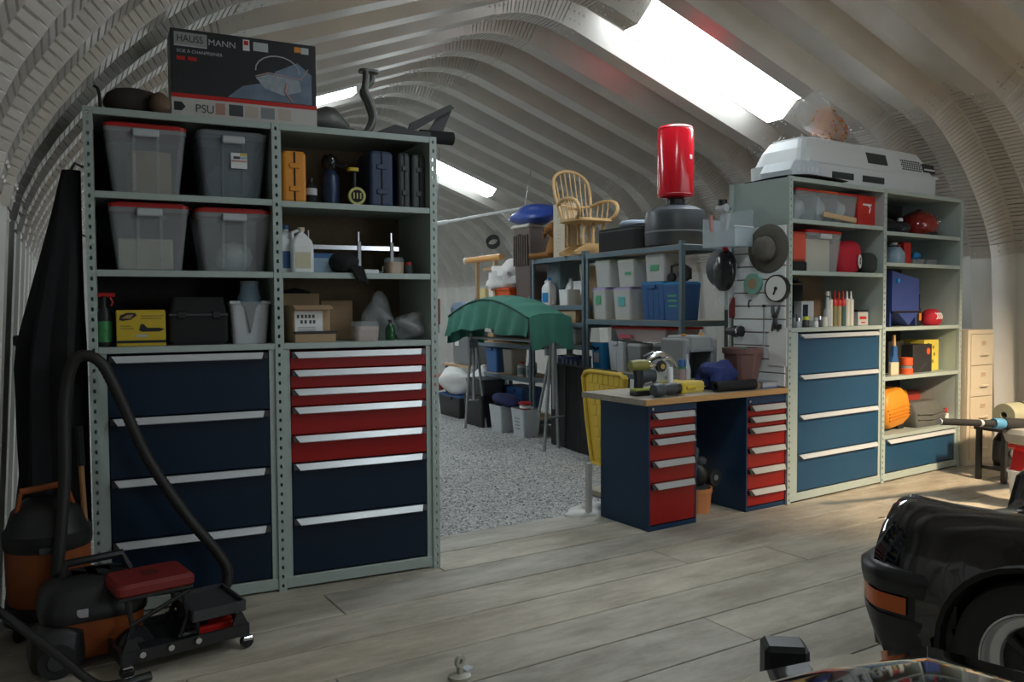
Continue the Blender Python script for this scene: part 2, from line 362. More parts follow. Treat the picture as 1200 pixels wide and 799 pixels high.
# ---- plank deck
def plank_mat(i):
    base = [(0.53, 0.485, 0.395), (0.49, 0.455, 0.375), (0.56, 0.505, 0.405), (0.47, 0.445, 0.38)][i]
    m = pm('deck_plank_%d' % i, base, 0.62, var=0.20, scale=3.0, bump=0.15, bscale=25, stretch=(0.5, 5, 5))
    nt = m.node_tree; N = nt.nodes; L = nt.links; b = N['Principled BSDF']; src = N['Mix'].outputs['Result']
    tc = N['Texture Coordinate']; n = N.new('ShaderNodeTexNoise'); n.inputs['Scale'].default_value = 2.6; n.inputs['Detail'].default_value = 6; n.inputs['Roughness'].default_value = 0.7
    mp = N.new('ShaderNodeMapping'); mp.inputs['Scale'].default_value = (0.6, 1.6, 1); oi = N.new('ShaderNodeObjectInfo'); L.new(oi.outputs['Random'], mp.inputs['Location'])
    L.new(tc.outputs['Object'], mp.inputs['Vector']); L.new(mp.outputs[0], n.inputs['Vector'])
    cr = N.new('ShaderNodeValToRGB'); cr.color_ramp.elements[0].position = 0.36; cr.color_ramp.elements[0].color = (0.62, 0.60, 0.57, 1); cr.color_ramp.elements[1].position = 0.62; cr.color_ramp.elements[1].color = (1, 1, 1, 1)
    L.new(n.outputs['Fac'], cr.inputs[0]); mu = N.new('ShaderNodeMix'); mu.data_type = 'RGBA'; mu.blend_type = 'MULTIPLY'; mu.inputs['Factor'].default_value = 1
    L.new(src, mu.inputs['A']); L.new(cr.outputs[0], mu.inputs['B']); 
    vo = N.new('ShaderNodeTexVoronoi'); vo.inputs['Scale'].default_value = 1.5; mp2 = N.new('ShaderNodeMapping'); mp2.inputs['Scale'].default_value = (0.55, 1.5, 0.1); L.new(tc.outputs['Object'], mp2.inputs['Vector']); L.new(mp2.outputs[0], vo.inputs['Vector'])
    cr2 = N.new('ShaderNodeValToRGB'); cr2.color_ramp.elements[0].position = 0.022; cr2.color_ramp.elements[0].color = (0.34, 0.24, 0.16, 1); cr2.color_ramp.elements[1].position = 0.045; cr2.color_ramp.elements[1].color = (1, 1, 1, 1)
    L.new(vo.outputs['Distance'], cr2.inputs[0]); m2 = N.new('ShaderNodeMix'); m2.data_type = 'RGBA'; m2.blend_type = 'MULTIPLY'; m2.inputs['Factor'].default_value = 1
    L.new(mu.outputs['Result'], m2.inputs['A']); L.new(cr2.outputs[0], m2.inputs['B']); L.new(m2.outputs['Result'], b.inputs['Base Color']); return m
PLK = [plank_mat(i) for i in range(4)]
floor = tag(bpy.data.objects.new('floor', None), None, None, None, 'structure'); COL.objects.link(floor); floor.rotation_euler = (0, 0, 0.10)
PW = 0.348; rp = random.Random(11)
rows = [(0.42-i*PW, -1.6, 9.4) for i in range(18)]+[(0.42+PW, 3.98, 9.4), (0.42+2*PW, 3.98, 9.4)]
for i, (v1, ua, ub) in enumerate(rows):
    u = ua+rp.uniform(-2.0, 0)
    while u < ub:
        L_ = rp.choice((2.4, 3.0, 3.66, 4.27)); a, b = max(u, ua), min(u+L_, ub)
        if b-a > .2:
            m = MB(); m.box(a+.003, b-.003, v1-PW+.005, v1-.005, -.052, rp.uniform(-.0025, 0.0), 0.003); m.build('plank', rp.choice(PLK), floor)
        u += L_
# knots / nail heads on the boards are left to the grain

# ================================================================== CABINETS
def drawer(parent, x0, x1, z0, z1, mat, hx0=.04, hx1=.04, y=0.0, hh=.036, cap=True, alu=None):
    d = MB().box(x0, x1, y+.004, y+.45, z0+.003, z1-.003, .003).build('drawer', mat, parent)
    prof = [(y+.004, z1-.004), (y-.012, z1-.004), (y-.034, z1-hh), (y-.030, z1-hh-.004), (y-.008, z1-hh+.006), (y+.004, z1-hh+.006)]
    h = MB(); a, b = x0+hx0, x1-hx1; n = len(prof)
    va = [(a-(.022 if p[1] > z1-hh+.01 else 0), *p) for p in prof]; vb = [(b+(.012 if p[1] > z1-hh+.01 else 0), *p) for p in prof]
    h.add(va+vb, [tuple(range(n-1, -1, -1)), tuple(range(n, 2*n))]+[(i, (i+1) % n, n+(i+1) % n, n+i) for i in range(n)]); h.build('handle', alu or ALU, d)
    if cap:
        for xa, xb in ((x0+.006, a-.004), (b+.004, x1-.006)):
            MB().prism([(y+.004, z1-.006), (y-.009, z1-.006), (y-.026, z1-hh), (y+.004, z1-hh)], xa, xb, 'x').build('end_cap', BLK, d)
    return d
def post(parent, x, H, w=.044, d=.6, holes=True, y=0.0, pitch=.0525):
    m = MB(); s = w*.36
    m.box(x-w/2, x-w/2+s, y-.012, y+.01, 0, H, 0); m.box(x+w/2-s, x+w/2, y-.012, y+.01, 0, H, 0)
    z = 0.0; m.box(x-w/2+s, x+w/2-s, y-.012, y+.008, 0, .022)
    while z+pitch < H:
        m.box(x-w/2+s, x+w/2-s, y-.012, y+.008, z+.022+.019, min(z+pitch+.022, H)); z += pitch
    return m.build('post', SHELF, parent)
def shelf(parent, x0, x1, z, d=.6, lip=.034, y=0.0):
    m = MB(); m.box(x0, x1, y-.008, y+.012, z-lip, z, .002); m.box(x0, x1, y+.012, y+d, z-.012, z-.002); return m.build('shelf', SHELF, parent)
def bay(fr, ox, W, H, label, levels, drawers, posts, back, end_left=False, depth=.6, hh=.036, bottom=.075, dmat=None, dx=(.062, .058), hcap=True, group=None):
    t = fth('shelving_cabinet', label, 'cabinet', fr, ox, 0)
    for p in posts: post(t, p, H)
    for p in posts:  # solid side sheet behind each post row
        o = p+.015 if p < W/2 else p-.015
        MB().box(o-.004, o+.004, .012, depth, .02, H-.004).build('side_panel', SHELF, t)
    for p in posts: MB().box(p-.018, p+.018, depth-.03, depth, 0, H).build('rear_post', SHELF, t)
    MB().box(.02, W-.02, depth-.008, depth, .05, H-.004).build('back_panel', back, t)
    shelf(t, .022, W-.022, H, depth, .036).name = 'top_shelf'
    for z in levels: shelf(t, .022, W-.022, z, depth)
    m = MB(); m.box(.022, W-.022, -.006, .014, .012, bottom, .003); m.box(.022, W-.022, .014, depth, bottom-.02, bottom-.01); m.build('bottom_rail', SHELF, t)
    if drawers:
        zt = drawers[0][0]+.012
        m = MB()
        m.box(.022, dx[0]-.003, .0, .02, bottom, zt); m.box(W-dx[1]+.003, W-.022, .0, .02, bottom, zt); m.box(.022, W-.022, .004, .02, zt, zt+.004); m.build('drawer_frame', SHELF, t)
        for i, (z1, mm) in enumerate(drawers):
            z0 = drawers[i+1][0] if i+1 < len(drawers) else bottom+.006
            drawer(t, dx[0], W-dx[1], z0, z1, mm, hh=hh, cap=hcap)
    return t
BW, BH = 0.93, 2.6356
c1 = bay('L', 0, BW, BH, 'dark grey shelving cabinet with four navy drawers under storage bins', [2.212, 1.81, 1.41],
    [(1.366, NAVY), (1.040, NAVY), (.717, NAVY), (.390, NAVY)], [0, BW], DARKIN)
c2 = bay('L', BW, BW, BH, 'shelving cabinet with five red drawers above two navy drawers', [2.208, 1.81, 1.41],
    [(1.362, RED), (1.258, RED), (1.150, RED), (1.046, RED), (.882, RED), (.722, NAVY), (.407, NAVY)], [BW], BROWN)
MB().box(.025, .032, .012, .592, .02, BH-.01).build('side_panel', SHELF, c2)
RW, RH = 1.3408, 2.6356
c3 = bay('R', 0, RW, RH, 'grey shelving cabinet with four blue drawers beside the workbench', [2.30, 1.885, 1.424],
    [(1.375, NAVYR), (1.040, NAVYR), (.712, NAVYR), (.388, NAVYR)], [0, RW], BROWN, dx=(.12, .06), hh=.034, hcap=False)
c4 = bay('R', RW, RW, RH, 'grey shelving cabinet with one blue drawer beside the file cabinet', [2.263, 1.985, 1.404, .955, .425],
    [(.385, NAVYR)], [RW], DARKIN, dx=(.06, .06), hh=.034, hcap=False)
MB().box(.025, .032, .012, .592, .02, BH-.01).build('side_panel', SHELF, c4)
# workbench drawer units
def bench_cab(x, label, hs, navy_top=.845, w=.4717):
    t = fth('drawer_cabinet', label, 'cabinet', 'B', x, 0)
    m = MB(); m.box(0, w, .02, .5392, 0, .9, .003); m.box(0, .014, 0, .02, 0, .9); m.box(w-.014, w, 0, .02, 0, .9); m.box(.014, w-.014, 0, .02, 0, .034); m.box(.014, w-.014, 0, .02, hs[0]+.006, .9)
    m.build('body', BNAVY, t)
    for i, z1 in enumerate(hs):
        z0 = hs[i+1] if i+1 < len(hs) else .038
        drawer(t, .016, w-.016, z0, z1, RED, hx0=.05, hx1=.03, y=-.004, hh=.042, alu=ALUB)
    MB().lathe([(.010, -.006), (.010, .0)], 12, (.035, -.004, hs[0]+.03), axis='y').build('lock', CHROME, t)
    return t
bench_cab(0, 'navy drawer cabinet with five red drawers under the bench corner', [.846, .742, .662, .502, .342])
bench_cab(.4717+.5362, 'navy drawer cabinet with six red drawers next to grey shelving', [.832, .742, .656, .500, .340, .172])
t = fth('bench_top', 'wooden bench top laid across two drawer cabinets', 'worktop', 'B', 0, 0)
MB().box(-.04, 1.475, -.02, .0, .902, .946, .003).build('front_edge', WOODT, t)
nb = 12
for i in range(nb): MB().box(-.04, 1.475, .0+i*.72/nb+.0006, .0+(i+1)*.72/nb-.0006, .902, .9455+random.uniform(-.0006, .0006), .0012).build('lath', WOODG, t)
MB().box(.46, 1.02, .70, .716, 0.3, .90).build('modesty_panel', NAVY, t)
# file cabinet
t = fth('file_cabinet', 'cream four drawer file cabinet standing beside grey shelving', 'cabinet', 'R', 2.735, -.06, rot=-.10)
w, h = .425, 1.352
m = MB(); m.box(0, w, .012, .62, .0, h, .006); m.box(0, .045, 0, .012, 0, h); m.box(w-.02, w, 0, .012, 0, h); m.box(.045, w-.02, 0, .012, h-.04, h); m.box(.045, w-.02, 0, .012, 0, .06); m.build('body', CREAM, t)
for i in range(4):
    z0, z1 = .062+i*.3125, .062+(i+1)*.3125-.006
    d = MB().box(.05, w-.024, -.008, .011, z0, z1, .004).build('drawer', CREAM, t)
    MB().tube([(.19, -.006, z0+.10), (.20, -.03, z0+.105), (.25, -.034, z0+.108), (.30, -.03, z0+.105), (.31, -.006, z0+.10)], .012, 8).build('handle', CREAM, d)
    m = MB(); m.box(.205, .285, -.014, -.008, z0+.195, z0+.245, .002); m.box(.212, .278, -.0148, -.014, z0+.202, z0+.238, 0, 1); m.build('label_holder', [CREAM, pm('faded_card', (0.5, 0.36, 0.26), 0.8)], d)
# ================================================================== GENERIC THINGS
def frustum(m, w0, d0, w1, d1, z0, z1, r=0.025, th=0.004, mi=0, hollow=True, floor_t=0.006, c=(0, 0)):
    def ring(w, d, z): return [(x+c[0], y+c[1], z) for x, y in rrect(w, d, min(r, w*.3, d*.3))]
    R = [ring(w0, d0, z0), ring(w1, d1, z1)]
    if hollow: R += [ring(w1-2*th, d1-2*th, z1), ring(w0-2*th, d0-2*th, z0+floor_t)]
    m.loft(R, mi, False); return m
def tote(name, label, cat, fr, x, y, z, w, d, h, mat, lid=None, rot=0.0, taper=.84, group=None, latch=None, ribs=0, sticker=None, handles=True, stickmat=None):
    """open or lidded tapered box; x, y = centre of the front edge"""
    t = fth(name, label, cat, fr, x, y, z, rot, group); c = (0, d/2); hl = .028 if lid else 0
    b = frustum(MB(), w*taper, d*taper, w*.985, d*.985, 0, h-hl, c=c).build('body', mat, t)
    m = MB(); r0 = [(px, py+d/2) for px, py in rrect(w*.985, d*.985, .03)]; r1 = [(px, py+d/2) for px, py in rrect(w, d, .032)]; r2 = [(px, py+d/2) for px, py in rrect(w*.96, d*.96, .028)]
    zt = h-hl
    m.loft([[(*p, zt-.022) for p in r0], [(*p, zt-.022) for p in r1], [(*p, zt) for p in r1], [(*p, zt) for p in r2], [(*p, zt-.022) for p in r2]], 0, False, False)
    m.build('rim', mat, t)
    if lid:
        m = MB(); q = rrect(w*1.0, d*1.0, .032); q2 = rrect(w*.9, d*.9, .03)
        m.loft([[(px, py+d/2, zt) for px, py in q], [(px, py+d/2, zt+.018) for px, py in q], [(px, py+d/2, zt+.020) for px, py in q2], [(px, py+d/2, h) for px, py in q2]], 0, False); m.build('lid', lid, t)
    if handles:
        m = MB(); m.box(-w*.16, w*.16, -.016, .012, zt-.045, zt-.004, .006); m.build('handle', latch or mat, t)
    for i in range(ribs):
        px = (-.5+(i+1)/(ribs+1))*w*.86
        MB().prism([((1-taper)*d*.5-.006, .02), ((1-taper)*d*.5+.012, .02), (.020, zt-.03), (.003, zt-.03)], px-.008, px+.008, 'x').build('rib', mat, t)
    if sticker:
        sx, sz, sw, sh = sticker; k = (1-taper)*d*.5*(1-(sz+sh/2)/zt)
        MB().box(sx-sw/2, sx+sw/2, k-.006, k-.003, sz, sz+sh).build('sticker', stickmat or PAPER, t)
    return t
def carton(name, label, fr, x, y, z, w, d, h, mat=None, rot=0.0, group=None, cat='box', open_=False, lab=None, tape=True):
    t = fth(name, label, cat, fr, x, y, z, rot, group); mat = mat or CARD
    m = MB()
    if open_:
        m.box(-w/2, w/2, 0, .005, 0, h); m.box(-w/2, w/2, d-.005, d, 0, h); m.box(-w/2, -w/2+.005, 0, d, 0, h); m.box(w/2-.005, w/2, 0, d, 0, h); m.box(-w/2, w/2, 0, d, 0, .006)
    else: m.box(-w/2, w/2, 0, d, 0, h, .004)
    m.build('body', mat, t)
    if open_:
        MB().add([(-w/2, 0, h), (w/2, 0, h), (w/2, -.10*d-.03, h-.02), (-w/2, -.10*d-.03, h-.02), (-w/2, 0, h-.004), (w/2, 0, h-.004), (w/2, -.1*d-.03, h-.025), (-w/2, -.1*d-.03, h-.025)], [(0, 3, 2, 1), (4, 5, 6, 7), (2, 3, 7, 6), (0, 1, 5, 4), (0, 4, 7, 3), (1, 2, 6, 5)]).build('flap', mat, t)
        MB().box(-w/2, w/2, d, d+.005, h, h+.35*d).build('flap', mat, t)
    else:
        MB().box(-w/2+.002, -.001, .002, d-.002, h, h+.003).build('flap', mat, t); MB().box(.001, w/2-.002, .002, d-.002, h, h+.003).build('flap', mat, t)
        if tape: MB().box(-.025, .025, -.0015, d+.001, h*.75, h+.0045).build('tape', pm('parcel_tape', (.45, .34, .2), .3), t)
    if lab:
        lx, lz, lw, lh = lab; MB().box(lx-lw/2, lx+lw/2, -.002, .0, lz, lz+lh).build('shipping_label', PAPER, t)
    return t
def bottle(name, label, fr, x, y, z, prof, mat, capmat, cap_z, rot=0.0, group=None, lab=None, labmat=None, cat='bottle', n=18, sx=1.0, sy=1.0):
    """prof: (r, z) list; the cap takes the rings above cap_z"""
    t = fth(name, label, cat, fr, x, y, z, rot, group)
    lo = [p for p in prof if p[1] <= cap_z]; hi = [(lo[-1][0], cap_z)]+[p for p in prof if p[1] > cap_z]
    MB().lathe([(0.001, lo[0][1])]+lo+[(.001, lo[-1][1])], n, sx=sx, sy=sy).build('body', mat, t)
    MB().lathe([(.001, cap_z)]+hi+[(.001, hi[-1][1])], n).build('cap', capmat, t)
    if lab:
        z0, z1 = lab; r = max(p[0] for p in lo if p[1] <= z1)+.0012
        MB().lathe([(r-.002, z0), (r, z0), (r, z1), (r-.002, z1)], n, sx=sx, sy=sy).build('label', labmat or PAPER, t)
    return t
def lump(m, c, rx, ry, rz, seed=0, amp=.16, nu=16, nv=10, mi=0, flat=0.0, sq=1.0, freq=3.0):
    """crumpled soft body"""
    rg = random.Random(seed); ph = [(rg.uniform(-freq, freq), rg.uniform(-freq, freq), rg.uniform(-freq, freq), rg.uniform(0, 6.3), rg.uniform(.4, 1)) for _ in range(9)]
    rings = []
    for j in range(nv+1):
        v = -PI/2+PI*min(max(j/nv, .02), .98); ring = []
        for i in range(nu):
            a = 2*PI*i/nu; cx, cy = math.cos(a), math.sin(a)
            cx = math.copysign(abs(cx)**sq, cx); cy = math.copysign(abs(cy)**sq, cy); k = math.cos(v)**sq; sz = math.copysign(abs(math.sin(v))**sq, math.sin(v))
            p = (cx*k, cy*k, sz); n = sum(w*math.sin(fx*p[0]+fy*p[1]+fz*p[2]+q) for fx, fy, fz, q, w in ph)/4.0
            s = 1+amp*n; z = p[2]*s; z = max(z, -1+flat)
            ring.append((c[0]+rx*p[0]*s, c[1]+ry*p[1]*s, c[2]+rz*z))
        rings.append(ring)
    return m.loft(rings, mi, True)
# ================================================================== LEFT CABINETS: contents
# ---- top
t = fth('saw_carton', 'large black printed mitre saw carton lying on the left cabinet top', 'box', 'L', .79, .06, 2.636)
w, d, h = .775, .22, .47
BXK = pm('carton_black_print', (0.022, 0.024, 0.028), 0.35, var=.3)
MB().box(-w/2, w/2, 0, d, 0, h, .003).build('body', BXK, t)
MB().box(-w/2, w/2, -.0008, 0, .012, .105).build('pale_band', pm('carton_pale_print', (.55, .53, .50), .35), t)
MB().box(-w/2, w/2, -.0009, 0, .105, .128).build('red_stripe', REDP, t)
MB().box(-w/2+.018, -w/2+.185, -.0012, 0, .385, .452).build('name_plate', pm('plate_grey', (.34, .35, .34), .4), t)
text('lettering', 'HAUSS', .052, (-w/2+.030, -.0022, .402), BLK, t, sx=.86)
text('lettering', 'MANN', .046, (-w/2+.19, -.0015, .400), LGREY, t, sx=1.05)
MB().box(-w/2+.018, -w/2+.185, -.0012, 0, .378, .386).build('plate_rule', LGREY, t)
text('lettering', 'SCIE \u00c0 CHANFREINER', .024, (-w/2+.03, -.0012, .345), LGREY, t, sx=1.0)
for i in (0, 1): MB().box(-w/2+.03+i*.058, -w/2+.072+i*.058, -.0012, 0, .305, .325).build('red_tag', REDP, t)
MB().box(-.015, .020, -.0012, 0, .395, .455).build('warning_tag', PAPER, t); MB().box(-.010, .014, -.0018, -.0012, .425, .448).build('warning_tag', REDP, t)
MB().box(.04, .12, -.0012, 0, .400, .448).build('info_tag', LGREY, t); MB().box(.265, .300, -.0012, 0, .42, .45).build('orange_tag', ORG, t); MB().box(.302, .345, -.0012, 0, .415, .45).build('white_tag', LGREY, t)
# printed picture of the saw: pale blue wash with outlined tool
def wash():
    m = pm('printed_blue_wash', (0.16, 0.22, 0.30), .35, var=.6, scale=9); return m
MB().prism([(-.10, .132), (.36, .132), (.36, .30), (.28, .36), (.16, .30), (.10, .23), (-.02, .20)], -.0010, 0, 'y').build('printed_picture', wash(), t)
m = MB(); LN = LGREY
m.tube([(.17+.12*math.cos(a), -.0015, .30+.085*math.sin(a)) for a in [i*.32 for i in range(0, 11)]], .0035, 5); m.build('printed_outline', LN, t)
m = MB(); m.tube([(.05, -.0015, .262), (.12, -.0015, .288), (.30, -.0015, .27), (.34, -.0015, .33)], .003, 5); m.build('printed_outline', pm('print_pink', (.6, .38, .38), .5), t)
m = MB(); m.prism([(.05, .255), (.12, .282), (.29, .262), (.30, .20), (.20, .17), (.10, .20)], -.0013, -.001, 'y'); m.build('printed_saw', pm('print_grey', (.33, .38, .43), .4, var=.4, scale=30), t)
m = MB(); m.tube([(.22, -.0018, .24), (.21, -.0018, .19), (.25, -.0018, .14)], .006, 5); m.build('printed_handle', pm('print_rose', (.55, .30, .30), .5), t)
m = MB(); m.prism([(-w/2+.012, .035), (-w/2+.05, .035), (-w/2+.07, .058), (-w/2+.05, .082), (-w/2+.012, .082)], -.0018, -.0008, 'y'); m.build('arrow_mark', BLK, t)
text('lettering', 'PSU', .062, (-w/2+.118, -.002, .033), DGREY, t, sx=.95)
for a, b, mm in ((-.165, -.115, pm('print_rust', (.42, .24, .18), .5)), (-.095, -.02, DGREY), (-.01, .06, pm('print_tan', (.5, .42, .36), .5)), (.075, .15, MGREY), (.17, .24, pm('print_tan', (.5, .42, .36), .5))): MB().box(a, b, -.0016, -.0008, .03, .092).build('printed_inset', mm, t)
# dark bundle left of the carton
t = tag(lump(MB(), (0, 0, .065), .15, .10, .072, 5, .22, flat=.1).build('cloth_bundle', pm('dark_brown_cloth', (.045, .033, .028), .9, var=.4)), 'crumpled dark brown bundle on the far left cabinet top', 'bundle'); t.location = fl('L', .205, .15, 2.636)
t = tag(lump(MB(), (0, 0, .055), .055, .07, .06, 8, .12).build('work_glove', pm('tan_leather', (.16, .10, .065), .85, var=.3)), 'worn tan leather glove wedged beside the black carton', 'glove'); t.location = fl('L', .345, .06, 2.636)
t = fth('spray_lance', 'thin black upright hook standing at the left cabinet corner', 'hook', 'L', .06, .10, 2.636)
MB().lathe([(.03, 0), (.03, .008), (.008, .012), (.008, .02)], 12).build('base', BLK, t); MB().tube([(0, 0, .02), (-.003, 0, .09), (-.012, 0, .12), (-.03, 0, .13)], .008, 7).build('stem', BLK, t)
# exhaust
EXH = pm('sooty_exhaust_steel', (.14, .145, .135), .45, .5, .35, 9)
t = fth('exhaust_section', 'dull steel exhaust silencer with twin curved pipes on cabinet top', 'exhaust', 'L', 1.29, .15, 2.636)
R = []
for x, ry, rz, zc in ((-.105, .075, .045, .07), (-.10, .085, .062, .078), (-.03, .09, .083, .085), (.02, .085, .080, .083), (.11, .035, .028, .045)):
    R.append([(x, ry*math.cos(a)+.05, max(0, zc+rz*math.sin(a))) for a in [2*PI*i/14 for i in range(14)]])
MB().loft(R, 0, True).build('silencer', EXH, t)
for dy in (0, .052):
    MB().tube(crom([(.10, .05+dy*.5, .04), (.17, .05+dy, .026), (.23, .05+dy, .045), (.268, .05+dy, .13), (.245, .05+dy, .22), (.215, .05+dy, .29), (.222+dy*.9, .05+dy, .36), (.222+dy*.9, .05+dy, .405)], 5), .021, 10).build('pipe', EXH, t)
m = MB(); m.prism(rrect(.12, .09, .03), .403, .417, 'z'); m.build('flange', EXH, t, loc=(.246, .076, 0))
# black bracket
t = fth('roller_bracket', 'black folding roller bracket at the right end of cabinet top', 'bracket', 'L', 1.80, .14, 2.636)
MB().tube([(.05, .05, .042), (.27, .05, .042)], .042, 12).build('roller', BLKM, t)
MB().prism([(-.04, .05), (-.02, .11), (.235, .245), (.265, .225), (.02, .075)], .0, .05, 'y').build('arm', BLK, t)
MB().prism([(.10, .05), (.215, .235), (.27, .225), (.19, .045)], .055, .10, 'y').build('arm', BLK, t)
MB().prism([(-.235, 0), (-.24, .035), (-.13, .085), (-.07, .075), (-.04, .06), (.10, .06), (.10, 0)], -.01, .09, 'y').build('base', BLK, t)
# ---- storage bins
def red_bin(label, x, z, w, h, lid=REDP, mat=CLEAR, **k):
    return tote('storage_bin', label, 'bin', 'L', x, .05, z, w, .42, h, mat, lid, ribs=2, latch=LGREY, taper=.80, group='red lidded clear storage bins' if lid == REDP else None, **k)
red_bin('red lidded clear bin with a carton inside, upper left', .272, 2.211, .405, .375)
red_bin('grey clear bin with a white printed sticker on its front', .713, 2.211, .372, .375, lid=MGREY, mat=CLEARD, sticker=(.03, .17, .085, .085))
_st = [c for c in bpy.data.objects['storage_bin.001'].children if c.name.startswith('sticker')][0]
_k = .20*.42*.5*(1-(.17+.085/2)/(.375-.028))-.0065
for xa, xb, za, zb, mm in ((.035, .07, .24, .252, YEL), (.0, .035, .222, .236, DGREY), (-.01, .07, .205, .216, pm('print_rose', (.55, .30, .30), .5)), (.035, .07, .222, .236, pm('print_sky', (.35, .45, .58), .5))): MB().box(xa, xb, _k-.0006, _k+.001, za, zb).build('printed_block', mm, _st)
red_bin('red lidded clear bin half full of tan packing', .281, 1.809, .395, .362)
red_bin('red lidded clear bin holding a white bag', .711, 1.809, .40, .353)
carton('small_carton', 'brown carton seen through the upper red lidded bin', 'L', .30, .14, 2.222, .20, .22, .23, CARD, rot=.1)
carton('packing_slab', 'tan packing block at the bottom of a clear bin', 'L', .262, .12, 1.820, .27, .26, .16, CARDP, tape=False)
t = tag(lump(MB(), (0, 0, .08), .11, .10, .085, 21, .2, flat=.08).build('plastic_bag', WHITE), 'crumpled white bag inside the lower right clear bin', 'bag'); t.location = fl('L', .735, .24, 1.821)
t = fth('rag_pile', 'grey rags in the grey bin with a sticker', 'rags', 'L', .715, .25, 2.222); lump(MB(), (0, 0, .10), .12, .12, .11, 4, .2, flat=.06).build('cloth', pm('grey_rag', (.28, .28, .27), .9), t)
# ---- third shelf, left bay
t = bottle('spray_bottle', 'black trigger spray bottle with a green label', 'L', .052, .13, 1.409, [(.036, 0), (.04, .01), (.04, .15), (.028, .19), (.014, .215), (.014, .235), (.017, .236), (.017, .262), (.010, .27)], BLK, BLK, .236, lab=(.025, .135), labmat=pm('green_print', (.05, .25, .08), .5, var=.5, scale=30))
MB().box(-.03, .055, -.012, .012, .262, .285, .004).build('spray_head', REDP, t); MB().tube([(.03, 0, .262), (.042, 0, .235), (.035, 0, .215)], .006, 6).build('trigger', REDP, t)
t = carton('polisher_carton', 'yellow printed carton with a small car picture', 'L', .228, .06, 1.409, .240, .16, .19, pm('yellow_print', (.62, .44, .025), .55, var=.06), tape=False)
m = MB(); m.prism([(-.105, .14), (-.10, .165), (-.07, .178), (-.03, .178), (-.02, .165), (-.05, .142), (-.09, .136)], -.002, 0, 'y'); m.build('printed_badge', BLK, t)
m = MB(); m.prism([(-.095, .148), (-.07, .166), (-.035, .17), (-.05, .148)], -.003, -.002, 'y'); m.build('printed_car', pm('print_bronze', (.36, .22, .08), .5), t)
m = MB(); m.prism([(-.01, .085), (.005, .078), (.09, .078), (.115, .09), (.09, .098), (.03, .098), (.012, .118), (-.002, .118)], -.002, 0, 'y'); m.build('printed_polisher', BLK, t)
MB().box(-.12, .12, -.002, 0, .018, .032).build('black_stripe', BLK, t); MB().box(-.025, .03, -.002, 0, .05, .062).build('white_tag', LGREY, t)
for z_, a, b in ((.158, 0, .11), (.145, .0, .10), (.105, -.10, -.05), (.092, -.10, -.035)): MB().box(a, b, -.001, 0, z_, z_+.006).build('printed_line', pm('print_olive', (.30, .22, .03), .6), t)
t = fth('tool_case', 'black hard case with sloping lid on the lower left shelf', 'case', 'L', .518, .07, 1.409)
R = [[(px, py+.13, z) for px, py in rrect(w_, d_, .02)] for w_, d_, z in ((.28, .24, 0), (.305, .255, .02), (.305, .255, .17), (.29, .25, .18), (.265, .22, .262))]
MB().loft(R, 0, False).build('body', BLKM, t); MB().box(-.152, .152, -.003, .004, .160, .170).build('seam', DGREY, t)
for sx in (-.09, .09): MB().box(sx-.02, sx+.02, -.008, .004, .145, .185, .003).build('latch', BLK, t)
t = fth('funnel_tub', 'light grey tub with a notched rim and V shaped front', 'tub', 'L', .789, .06, 1.409)
m = MB(); frustum(m, .18, .17, .215, .20, 0, .235, c=(0, .1)); m.build('body', LGREY, t)
MB().prism([(-.055, .235), (.055, .235), (.03, .20), (0, .06), (-.03, .20)], -.004, .01, 'y').build('front_channel', MGREY, t)
m = MB(); m.box(-.112, -.055, -.008, .005, .222, .240, .003); m.build('rim', LGREY, t); m = MB(); m.box(.055, .112, -.008, .005, .222, .240, .003); m.build('rim', LGREY, t)
t = fth('clear_jar', 'clear plastic jar standing in the light grey tub', 'jar', 'L', .80, .16, 1.417); MB().lathe([(.06, 0), (.068, .02), (.068, .25), (.055, .28), (.05, .33), (.045, .33)], 16).build('body', GLASSB, t); MB().lathe([(.052, .33), (.052, .345), (.001, .345)], 16).build('cap', MGREY, t)
# ---- top shelf, right bay
def hard_case(name, label, x, w, h, d, mat, z=2.207, y=.07, lip=True, handle=True):
    t = fth(name, label, 'case', 'L', x, y, z)
    R = [[(px, py+d/2, zz) for px, py in rrect(ww, dd, .018)] for ww, dd, zz in ((w*.86, d*.94, 0), (w, d, .02), (w, d, h-.02), (w*.86, d*.94, h))]
    MB().loft(R, 0, False).build('shell', mat, t)
    if lip: MB().box(-.004, .004, -.004, d+.002, .01, h-.006).build('seam', BLKM, t)
    for zz in (.28*h, .72*h): MB().box(-w*.22, w*.22, -.008, .002, zz-.015, zz+.015, .003).build('latch', mat, t)
    return t
hard_case('drill_case', 'orange yellow rounded hard case standing on end', 1.048, .135, .295, .24, ORG)
t = bottle('oil_bottle', 'small dark bottle with a white label beside the orange case', 'L', 1.158, .16, 2.207, [(.034, 0), (.036, .01), (.036, .10), (.018, .13), (.018, .16)], BLKM, BLK, .135, lab=(.06, .10), labmat=LGREY)
t = fth('torch_cylinder', 'dark blue cylinder with a shiny black round valve head', 'cylinder', 'L', 1.275, .17, 2.207)
MB().lathe([(.001, 0), (.05, 0), (.055, .015), (.055, .17), (.035, .21), (.02, .22), (.001, .22)], 18).build('body', pm('dark_blue_metal', (.02, .035, .08), .35, .3), t); MB().lathe([(.001, .20), (.03, .21), (.048, .245), (.05, .27), (.038, .30), (.001, .315)], 18).build('valve_head', pm('gloss_black', (.01, .01, .011), .1), t)
MB().tube([(.03, -.02, .25), (.07, -.04, .235), (.09, -.05, .25)], .012, 7).build('hose_tail', BLK, t)
t = fth('grease_gauge', 'black pump with a yellow lever and round yellow gauge', 'pump', 'L', 1.415, .10, 2.207)
